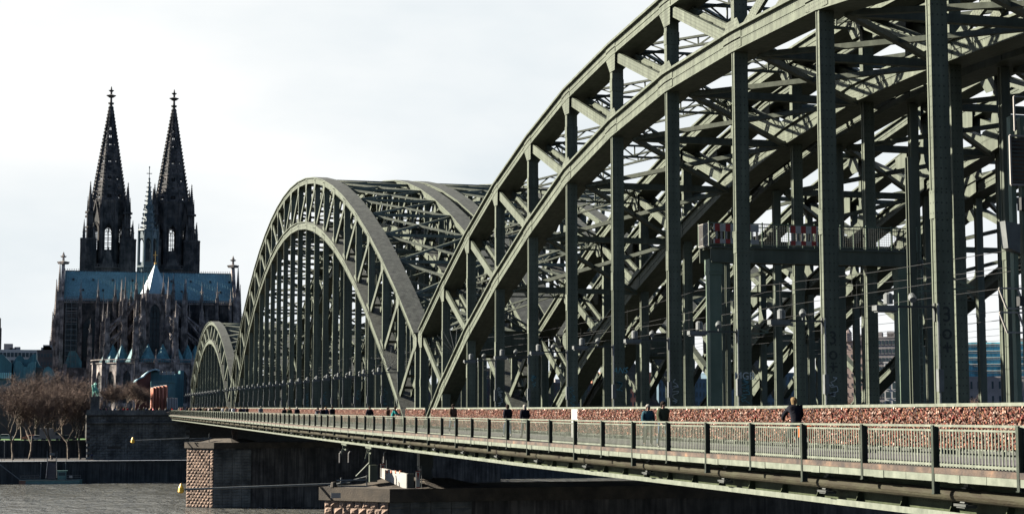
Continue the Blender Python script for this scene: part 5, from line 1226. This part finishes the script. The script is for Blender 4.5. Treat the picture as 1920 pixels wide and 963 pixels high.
# ------------------------------------------------------------------ vehicles on the bank road
def wheel(m, x, y, z, r_=.38): m.tube([(x, y-.12, z+r_), (x, y+.12, z+r_)], r_, 12)
def truck():
    p = at(92, 826, 428); x, y, z = p.x, 427.0, -7.8
    t = thing('white_truck', 'white box truck with an overhead cab parked behind the promenade trees', 'truck', (x, y, z))
    one('body', M_['white_dull'], t, lambda m: (m.box(x-2.3, x+1.0, y-1, y+1.1, z+.8, z+3.1), m.poly([(x+1.05, z+.5), (x+2.8, z+.5), (x+2.75, z+1.4), (x+2.2, z+2.3), (x+1.05, z+2.4)], (0, y-.95, 0), (1, 0, 0), (0, -1, 0), 1.9)))
    one('windscreen', M_['glass_dark'], t, lambda m: m.poly([(x+1.5, z+1.45), (x+2.55, z+1.45), (x+2.15, z+2.15), (x+1.5, z+2.15)], (0, y-.97, 0), (1, 0, 0), (0, -1, 0), .04))
    for dx in (-1.5, 2.0): one('wheel', M_['black'], t, lambda m: wheel(m, x+dx, y-.9, z))
    one('chassis', M_['dark'], t, lambda m: m.box(x-2.3, x+2.6, y-.8, y+.9, z+.4, z+.8)); one('light_bar', M_['yellow'], t, lambda m: m.box(x+1.2, x+1.6, y-.5, y+.5, z+2.42, z+2.6))
truck()
def car(px_, mt, lb, yy_=427.0, van=False):
    p = at(px_, 826, yy_); x, y, z = p.x, yy_, -7.8; t = thing('parked_car', lb, 'car', (x, y, z), 'vehicles parked behind the promenade')
    prof = [(-2.1, .35), (2.1, .35), (2.15, .8), (1.3, .95), (.75, 1.45), (-1.1, 1.48), (-1.7, 1.0), (-2.15, .9)] if not van else [(-2.3, .35), (2.3, .35), (2.3, 1.1), (1.7, 1.3), (1.2, 2.0), (-2.2, 2.05), (-2.3, 1.6)]
    one('body', mt, t, lambda m: m.poly([(x+a, z+b) for a, b in prof], (0, y-.85, 0), (1, 0, 0), (0, -1, 0), 1.7))
    wp = [(-1.3, .98), (.9, .98), (.6, 1.38), (-.95, 1.38)] if not van else [(.2, 1.25), (1.55, 1.28), (1.1, 1.85), (.2, 1.88)]
    one('side_window', M_['glass_dark'], t, lambda m: m.poly([(x+a, z+b) for a, b in wp], (0, y-.87, 0), (1, 0, 0), (0, -1, 0), .03))
    for dx in (-1.35, 1.35): one('wheel', M_['black'], t, lambda m: wheel(m, x+dx, y-.75, z, .33))
car(73, M_['white'], 'low white car parked left of the box truck'); car(104, M_['white'], 'white van parked right of the box truck', van=True); car(128, M_['dark'], 'dark car parked behind the leaning tree'); car(58, M_['brick'], 'reddish car parked left of the white car', 428.5); car(10, M_['facade_pale'], 'pale car at the far left beyond the lawn', 445)

# ------------------------------------------------------------------ pontoon and gangway
bp = at(96, 903, 396.3); BX = bp.x
bt = thing('pontoon_boat', 'low dark green landing pontoon with a frame cabin moored at the quay', 'boat', (BX, 396.3, WATER))
one('hull', M_['boat_green'], bt, lambda m: m.poly([(BX-7.0, 394.8), (BX+6.2, 394.6), (BX+6.9, 395.6), (BX+6.9, 397.6), (BX-6.9, 398)], (0, 0, WATER-.4), (1, 0, 0), (0, 0, -1), 1.35, (0, 1, 0)))
one('bow_plate', M_['boat_rust'], bt, lambda m: m.box(BX-7.05, BX-5.6, 394.7, 394.79, WATER-.3, WATER+.95))
one('rubbing_strake', M_['lamp_grey'], bt, lambda m: m.box(BX-6.9, BX+6.3, 394.50, 394.58, WATER+.86, WATER+.98))
def rl_(m, x0, x1):
    for z in (1.45, 1.95): m.bar((x0, 394.8, WATER+z), (x1, 394.8, WATER+z), .06, .06, (0, 0, 1))
    for x in np.arange(x0, x1+.1, 1.05): m.bar((x, 394.8, WATER+.95), (x, 394.8, WATER+1.98), .07, .07)
one('deck_rail', M_['lamp_grey'], bt, lambda m: rl_(m, BX-6.8, BX-2.6)); one('deck_rail', M_['lamp_grey'], bt, lambda m: rl_(m, BX+3.4, BX+6.6))
one('cabin', M_['boat_green'], bt, lambda m: (m.box(BX+1.4, BX+3.3, 395.4, 397, WATER+.95, WATER+2.9), m.box(BX+1.2, BX+3.6, 395.2, 397.2, WATER+2.9, WATER+3.02)))
one('cabin_window', M_['glass_dark'], bt, lambda m: m.box(BX+1.6, BX+3.1, 395.36, 395.4, WATER+1.9, WATER+2.6)); one('notice', M_['white_dull'], bt, lambda m: m.box(BX+4.0, BX+4.7, 394.7, 394.75, WATER+1.35, WATER+1.9))
gw = thing('gangway', 'steep gangway with two pale handrails from the pontoon to the quay', 'gangway', (BX, 398, WATER+1))
for dx in (-.95, 1.0): one('handrail', M_['white_dull'], gw, lambda m: (m.bar((BX+dx*1.25, 395.6, WATER+1.3), (BX+dx, 399.2, -11.6), .13, .22), m.bar((BX+dx*1.25, 395.6, WATER+1.9), (BX+dx, 399.2, -11.0), .07, .07)))
one('ramp', M_['facade_brown'], gw, lambda m: m.bar((BX, 395.6, WATER+1.1), (BX, 399.2, -11.9), 2.0, .12)); one('gate', M_['lamp_grey'], gw, lambda m: (m.bar((BX-1.1, 399.3, -11.9), (BX-1.1, 399.3, -9.6), .12, .12), m.bar((BX+1.1, 399.3, -11.9), (BX+1.1, 399.3, -9.6), .12, .12), m.box(BX-.6, BX+.6, 399.25, 399.3, -10.6, -10.0)))
for dx in (-2.4, 3.1):
    q = thing('mooring_pile', ('thin' if dx < 0 else 'slim')+' dark mooring pile '+('left' if dx < 0 else 'right')+' of the gangway', 'pile', (BX+dx, 398.4, WATER)); one('pile', M_['lamp_grey'], q, lambda m: m.frus(BX+dx, 398.4, WATER-1, -12.2, .1, .1, 8))
lp, lq = at(-20, 855, 397), Vector((BX-6.8, 396, WATER+.9))
ln_ = thing('mooring_boom', 'pale mooring boom slanting from the left edge down to the pontoon', 'boom', tuple(lp)); one('pole', M_['lamp_grey'], ln_, lambda m: m.tube([lp, lq], .12, 6))
for k, x in enumerate((8, 200, 236, 300)):
    p = at(x, 858, 405)
    t = thing('promenade_lamp', ['slim promenade lamp at the left', 'slim lamp post left on the bridgehead wall', 'lamp post beside the dark pipe on the wall', 'lamp post under the walkway end'][k], 'lamp', (p.x, 405, -11.9)); one('post', M_['lamp_grey'], t, lambda m: m.frus(p.x, 405, -11.9, -7.5, .06, .04, 6)); one('lantern', M_['lamp_grey'], t, lambda m: m.frus(p.x, 405, -7.5, -7.1, .2, .12, 8))

# ------------------------------------------------------------------ people
PEL = .93
def person_meshes(kind, coat_len=.55, seed=0, bag=False):
    """returns dict of meshes for a figure 1.75 m tall facing -Y with feet at z=0"""
    r = random.Random(seed); step = {'stand': .05, 'walk': .27, 'lean': .03, 'ride': .0}[kind]; lean = {'lean': -.22, 'ride': -.22}.get(kind, -.02)
    hip = 0.93; J = {}
    J['pel'] = (0, 0, hip); J['wst'] = (0, lean*.35, 1.10); J['chest'] = (0, lean*.8, 1.32); J['neck'] = (0, lean*1.05, 1.48); J['nk2'] = (0, lean*1.15-.01, 1.53); J['head'] = (0, lean*1.25-.02, 1.62); J['top'] = (0, lean*1.3, 1.70)
    for s, nme in ((-1, 'L'), (1, 'R')):
        st_ = step*s
        J['hip'+nme] = (s*.095, 0, .88); J['sho'+nme] = (s*.185, lean, 1.41)
        if kind == 'ride':
            J['kn'+nme] = (s*.13, -.36, .66 if s > 0 else .74); J['an'+nme] = (s*.12, -.22, .26 if s > 0 else .36); J['toe'+nme] = (s*.12, -.38, .22 if s > 0 else .32)
            J['el'+nme] = (s*.30, lean-.18, 1.18); J['ha'+nme] = (s*.26, lean-.40, 1.02)
        else:
            J['kn'+nme] = (s*.10, -st_*.6-.03, .49); J['an'+nme] = (s*.10, -st_, .09+(.03 if st_ < 0 and kind == 'walk' else 0)); J['toe'+nme] = (s*.12, -st_-.16, .04)
            if kind == 'lean': J['el'+nme] = (s*.27, lean-.14, 1.16); J['ha'+nme] = (s*.14, lean-.36, 1.07)
            else: J['el'+nme] = (s*.25, st_*.5+lean*.5+.02, 1.15); J['ha'+nme] = (s*.24, st_*.9+lean*.5-.10, .91)
    def mk(name, items, edges, mt, lvl=1, root=0):
        return skinned(name, [(J[a] if isinstance(a, str) else a, b) for a, b in items], edges, mt, lvl, root)
    # body: one continuous figure with five separate fingers on each hand
    it = [('pel', (.145, .10)), ('wst', (.125, .09)), ('chest', (.155, .105)), ('neck', .06), ('nk2', .052), ('head', (.075, .092)), ('top', (.065, .08))]; ed = [(0, 1), (1, 2), (2, 3), (3, 4), (4, 5), (5, 6)]
    for nme, s in (('L', -1), ('R', 1)):
        b = len(it); it += [('hip'+nme, .088), ('kn'+nme, .06), ('an'+nme, .042), ('toe'+nme, .035), ('sho'+nme, .062), ('el'+nme, .046), ('ha'+nme, .030)]
        ed += [(0, b), (b, b+1), (b+1, b+2), (b+2, b+3), (2, b+4), (b+4, b+5), (b+5, b+6)]
        hv = Vector(J['ha'+nme]); d = (hv-Vector(J['el'+nme])).normalized(); side = Vector((0, 1, 0)) if kind in ('stand', 'walk') else Vector((1, 0, 0)); side = (side-d*side.dot(d)).normalized()
        pc = len(it); it.append((tuple(hv+d*.06), .034)); ed.append((b+6, pc))
        for f_, (off, l) in enumerate(((-.03, .065), (-.011, .08), (.010, .077), (.030, .06))):
            q = len(it); p1 = hv+d*.10+side*off; it += [(tuple(p1), .010), (tuple(p1+d*l+Vector((0, -.02, 0))), .008)]; ed += [(pc, q), (q, q+1)]
        q = len(it); it.append((tuple(hv+d*.06-side*.055), .011)); ed.append((pc, q))
        q2 = len(it); it.append((tuple(hv+d*.10-side*.065), .009)); ed.append((q, q2))
    out_ = {'body': mk('person', it, ed, M_['skin'], 1)}
    # coat
    it = [((0, lean*.0+.0, hip-.12-coat_len*.1), (.18, .135)), ('pel', (.19, .15)), ('wst', (.19, .15)), ('chest', (.21, .155)), ('neck', (.11, .10))]; ed = [(0, 1), (1, 2), (2, 3), (3, 4)]
    for nme in 'LR': b = len(it); it += [('sho'+nme, .10), ('el'+nme, .082), ('ha'+nme, .055)]; ed += [(3, b), (b, b+1), (b+1, b+2)]
    out_['jacket'] = mk('jacket', it, ed, M_['black_cloth'], 1, 1)
    it = [('pel', (.16, .115))]; ed = []
    for nme in 'LR': b = len(it); it += [('hip'+nme, .105), ('kn'+nme, .078), ('an'+nme, .062)]; ed += [(0, b), (b, b+1), (b+1, b+2)]
    out_['trousers'] = mk('trousers', it, ed, M_['denim'], 1)
    for nme in 'LR':
        a, t_ = Vector(J['an'+nme]), Vector(J['toe'+nme])
        def fn(m, a=a, t_=t_): m.tube([a+Vector((0, .07, -.045)), a+Vector((0, 0, -.03)), t_+Vector((0, 0, .01)), t_+Vector((0, -.07, 0))], [.035, .052, .048, .025], 8)
        out_['shoe'+nme] = meshof('shoe', M_['black'], fn)
    h = Vector(J['head']); t_ = Vector(J['top'])
    def hair(m):
        n0 = len(m.v); rings = [(.02, .105, .03), (.05, .112, .02), (.09, .10, .01), (.125, .07, .005), (.14, .01, 0)]
        for dz, rr, dy in rings:
            for k in range(12):
                th = 2*math.pi*k/12; m.v.append(h+Vector((rr*.92*math.cos(th), dy+rr*1.05*math.sin(th), dz)))
        for i in range(len(rings)-1):
            for k in range(12): k2 = (k+1) % 12; m.face([n0+i*12+k, n0+i*12+k2, n0+(i+1)*12+k2, n0+(i+1)*12+k])
        b = len(m.v)
        for dz, rr, dy in ((-.10, .085, .05), (.03, .108, .028)):
            for k in range(9):
                th = -.25+(math.pi+.5)*k/8; m.v.append(h+Vector((rr*.95*math.cos(th), dy+rr*math.sin(th), dz)))
        for k in range(8): m.face([b+k, b+k+1, b+9+k+1, b+9+k])
    out_['hair'] = meshof('hair', M_['hair_dark'], hair)
    def facef(m):
        for s in (-1, 1): m.frus(0, 0, 0, 0, .001, .001, 3) if False else m.box(h.x+s*.032-.012, h.x+s*.032+.012, h.y-.098, h.y-.088, h.z+.005, h.z+.017); m.box(h.x+s*.082-.01, h.x+s*.082+.012, h.y-.01, h.y+.025, h.z-.03, h.z+.03)
        m.poly([(-.015, -.035), (.015, -.035), (0, .01)], h+Vector((0, -.115, 0)), (1, 0, 0), (0, -1, 0), .03); m.box(h.x-.024, h.x+.024, h.y-.100, h.y-.088, h.z-.062, h.z-.052)
    out_['face'] = meshof('face_features', M_['hair_dark'], facef)
    if bag:
        out_['bag'] = meshof('shoulder_bag', M_['black_cloth'], lambda m: (m.tube([(.2, .12, .98), (.2, .15, 1.16), (.2, .13, 1.22)], [.12, .14, .1], 8), m.bar((.2, .1, 1.2), (-.1, lean, 1.45), .03, .01)))
    return out_
VAR = {'stand': person_meshes('stand', .5, 1), 'walk': person_meshes('walk', .5, 2), 'walklong': person_meshes('walk', 2.2, 3), 'lean': person_meshes('lean', .6, 4), 'ride': person_meshes('ride', .5, 5), 'bag': person_meshes('walk', .5, 6, True)}
def person(X, Y, z, face, kind, coat, legs, hair, label, s=1.0, hat=None, group=None, detail=True):
    V = VAR[kind]; o = bpy.data.objects.new('person', V['body']); C.objects.link(o); o.location = (X, Y, z); o.rotation_euler = (0, 0, face); o.scale = (s, s, s); WL[o.name] = Vector((X, Y, z))
    prop(o, label, 'person', group)
    def ch(name, me, mt):
        c = bpy.data.objects.new(name, me); C.objects.link(c); c.parent = o
        if mt: c.material_slots[0].link = 'OBJECT'; c.material_slots[0].material = mt
        return c
    ch('jacket', V['jacket'], M_[coat]); ch('trousers', V['trousers'], M_[legs]); ch('hair', V['hair'], M_[hat or hair])
    if detail:
        ch('shoe', V['shoeL'], None); ch('shoe', V['shoeR'], None); ch('face_features', V['face'], None)
        if 'bag' in V: ch('shoulder_bag', V['bag'], M_['black_cloth'])
    return o
def place(px_, Lx):                       # Y for a walker at lateral position Lx whose middle is seen at column px_
    lo_, hi_ = 20.0, 420.0
    for _ in range(60):
        md = (lo_+hi_)/2; P = Vector((Lx, md, -.6)); xx = 960+FPX*P.dot(RT)/P.dot(FW)
        if xx > px_: lo_ = md
        else: hi_ = md
    return (lo_+hi_)/2
AWAY, TOW = math.pi, 0.0                  # facing away from / towards the photographer
G = 'people on the walkway'
W_ = [(1243, 22.0, .10, 'walk', 'olive_cloth', 'denim', 'hair_dark', 'man in a dark olive jacket and cap walking beside the woman in teal', 1.03),
      (1215, 22.3, -.15, 'walk', 'blue_jacket', 'black_cloth', 'hair_white', 'fair haired woman in a blue grey jacket walking beside a man', .97),
      (984, 22.8, AWAY, 'walk', 'black_cloth', 'grey_cloth', 'hair_white', 'grey haired person in a black coat, right one of the pair walking away', 1.0),
      (952, 22.9, AWAY+.1, 'walk', 'black_cloth', 'denim', 'hair_dark', 'person in a black hooded coat, left one of the pair walking away', 1.02),
      (849, 22.3, .2, 'bag', 'brown_cloth', 'denim', 'hair_dark', 'person in brown with a black shoulder bag near the foot of the near arch', 1.05),
      (735, 23.4, 1.2, 'lean', 'teal_cloth', 'denim', 'hair_dark', 'person in a bright teal jacket leaning beside the arch foot', 1.0),
      (727, 24.0, .9, 'stand', 'brown_cloth', 'grey_cloth', 'hair_dark', 'person in brown standing just left of the teal jacket', .98),
      (693, 22.2, -.2, 'walk', 'black_cloth', 'olive_cloth', 'hair_dark', 'lone walker in black between the teal jacket and the group of three', 1.0),
      (623, 22.6, .2, 'walk', 'black_cloth', 'denim', 'hair_dark', 'tall walker in black, right one of the group of three', 1.03),
      (611, 23.0, -.1, 'stand', 'navy_cloth', 'black_cloth', 'hair_blond', 'fair haired walker in navy, middle one of the group of three', .98),
      (605, 22.5, .3, 'walk', 'black_cloth', 'grey_cloth', 'hair_dark', 'walker in black, left one of the group of three', .97),
      (593, 22.3, .5, 'lean', 'grey_cloth', 'denim', 'hair_dark', 'person in grey leaning on the railing left of the group of three', .95),
      (557, 22.4, AWAY, 'walk', 'black_cloth', 'grey_cloth', 'hair_white', 'white haired walker in black seen from behind', 1.0),
      (543, 22.6, 0, 'stand', 'olive_cloth', 'black_cloth', 'hair_blond', 'blond walker in olive next to the white haired one', .96),
      (533, 22.4, AWAY, 'walk', 'black_cloth', 'denim', 'hair_dark', 'dark walker left of the blond one', .96),
      (489, 23.0, 0, 'walk', 'grey_cloth', 'denim', 'hair_white', 'walker with a white hat and light grey coat farther away', 1.05),
      (463, 22.6, .3, 'walk', 'black_cloth', 'black_cloth', 'hair_dark', 'dark walker, right end of the far group left of the white hat', 1.0),
      (457, 22.9, -.2, 'walk', 'navy_cloth', 'grey_cloth', 'hair_dark', 'walker in navy in the far group left of the white hat', 1.0),
      (451, 22.4, 0, 'walk', 'black_cloth', 'denim', 'hair_blond', 'fair haired walker at the left end of the far group', 1.0)]
for px_, Lx, fc, kd, ct, lg, hr, lb, s in W_:
    Y = place(px_, Lx); person(Lx, Y, DECK+zp(Y), fc, kd, ct, lg, hr, lb, s, None, G)
rr = random.Random(99); cols = ['black_cloth', 'navy_cloth', 'grey_cloth', 'brown_cloth', 'red_cloth', 'beige_cloth', 'olive_cloth', 'white_cloth', 'black_cloth', 'pink_cloth']; hs_ = ['hair_dark', 'hair_dark', 'hair_blond', 'hair_white']
for k in range(46):
    Lx = rr.uniform(21.6, 25.0); Y = place(rr.uniform(328, 444), Lx); Y = min(Y, 404)
    ct = rr.choice(cols)
    person(Lx, Y, DECK+zp(Y), rr.choice((0, math.pi))+rr.gauss(0, .2), rr.choice(('walk', 'stand', 'walklong')), ct, rr.choice(('denim', 'black_cloth', 'grey_cloth')), rr.choice(hs_), 'tiny walker in the dense crowd at the far end of the walkway', rr.uniform(.93, 1.04), None, 'crowd at the far end of the walkway', False)
for k in range(40):
    px_ = rr.uniform(184, 326); Y = rr.uniform(409.6, 414); P = at(px_, 767, Y)
    ct = rr.choice(cols) if k != 5 else 'sky_cloth'
    person(P.x, Y, -1.25, rr.uniform(0, 6.28), rr.choice(('walk', 'stand')), ct, rr.choice(('denim', 'black_cloth', 'grey_cloth')), rr.choice(hs_), 'tiny visitor standing on the bridgehead behind its parapet', rr.uniform(.93, 1.05), None, 'visitors on the bridgehead', False)
p = at(172, 853, 404); person(p.x, 404, -11.9, 0, 'walk', 'navy_cloth', 'black_cloth', 'hair_dark', 'lone person on the promenade at the foot of the bridgehead wall', 1.0, None, 'people on the promenade', False)
# cyclist
CLx = 23.4; CY = place(1494, CLx); cz = DECK+zp(CY)
person(CLx, CY, cz+.02, AWAY-.12, 'ride', 'black_cloth', 'black_cloth', 'hair_blond', 'cyclist in a black quilted jacket seen from behind on a bicycle', 1.06)
bk = thing('bicycle', 'bicycle with an orange saddle bag ridden by the black jacketed cyclist', 'bicycle', (CLx, CY, cz))
def whl(m, yc):
    c = (CLx, yc, cz+.34); pts = [(c[0], c[1]+.33*math.cos(t), c[2]+.33*math.sin(t)) for t in np.linspace(0, 2*math.pi, 25)]; m.tube(pts, .022, 6, False)
    for t in np.linspace(0, math.pi, 9)[:-1]: m.bar((c[0], c[1]+.32*math.cos(t), c[2]+.32*math.sin(t)), (c[0], c[1]-.32*math.cos(t), c[2]-.32*math.sin(t)), .006, .006)
one('wheel', M_['black'], bk, lambda m: whl(m, CY-.5)); one('wheel', M_['black'], bk, lambda m: whl(m, CY+.58))
def frm2(m):
    A, B, D, E_, F_ = (CLx, CY-.5, cz+.34), (CLx, CY+.02, cz+.30), (CLx, CY-.12, cz+.86), (CLx, CY+.42, cz+.86), (CLx, CY+.58, cz+.34)
    for a, b in ((A, B), (B, D), (D, A), (D, E_), (B, E_), (E_, F_)): m.tube([a, b], .018, 6)
    m.bar((CLx-.28, CY+.40, cz+1.02), (CLx+.28, CY+.40, cz+1.02), .03, .03, (0, 0, 1)); m.tube([E_, (CLx, CY+.40, cz+1.02)], .018, 6)
one('frame', M_['dark'], bk, frm2); one('saddle', M_['black'], bk, lambda m: m.tube([(CLx, CY-.26, cz+.98), (CLx, CY-.05, cz+.96)], [.09, .03], 8)); one('mudguard', M_['dark'], bk, lambda m: m.tube([(CLx, CY-.5+.37*math.cos(t), cz+.34+.37*math.sin(t)) for t in np.linspace(.6, 3.0, 9)], .03, 6))
one('saddle_bag', M_['orange_bag'], bk, lambda m: (m.tube([(CLx+.16, CY-.50, cz+.48), (CLx+.18, CY-.50, cz+.72), (CLx+.17, CY-.5, cz+.92)], [.12, .15, .13], 8), m.tube([(CLx-.10, CY-.50, cz+.55), (CLx-.10, CY-.50, cz+.90)], [.10, .12], 8)))
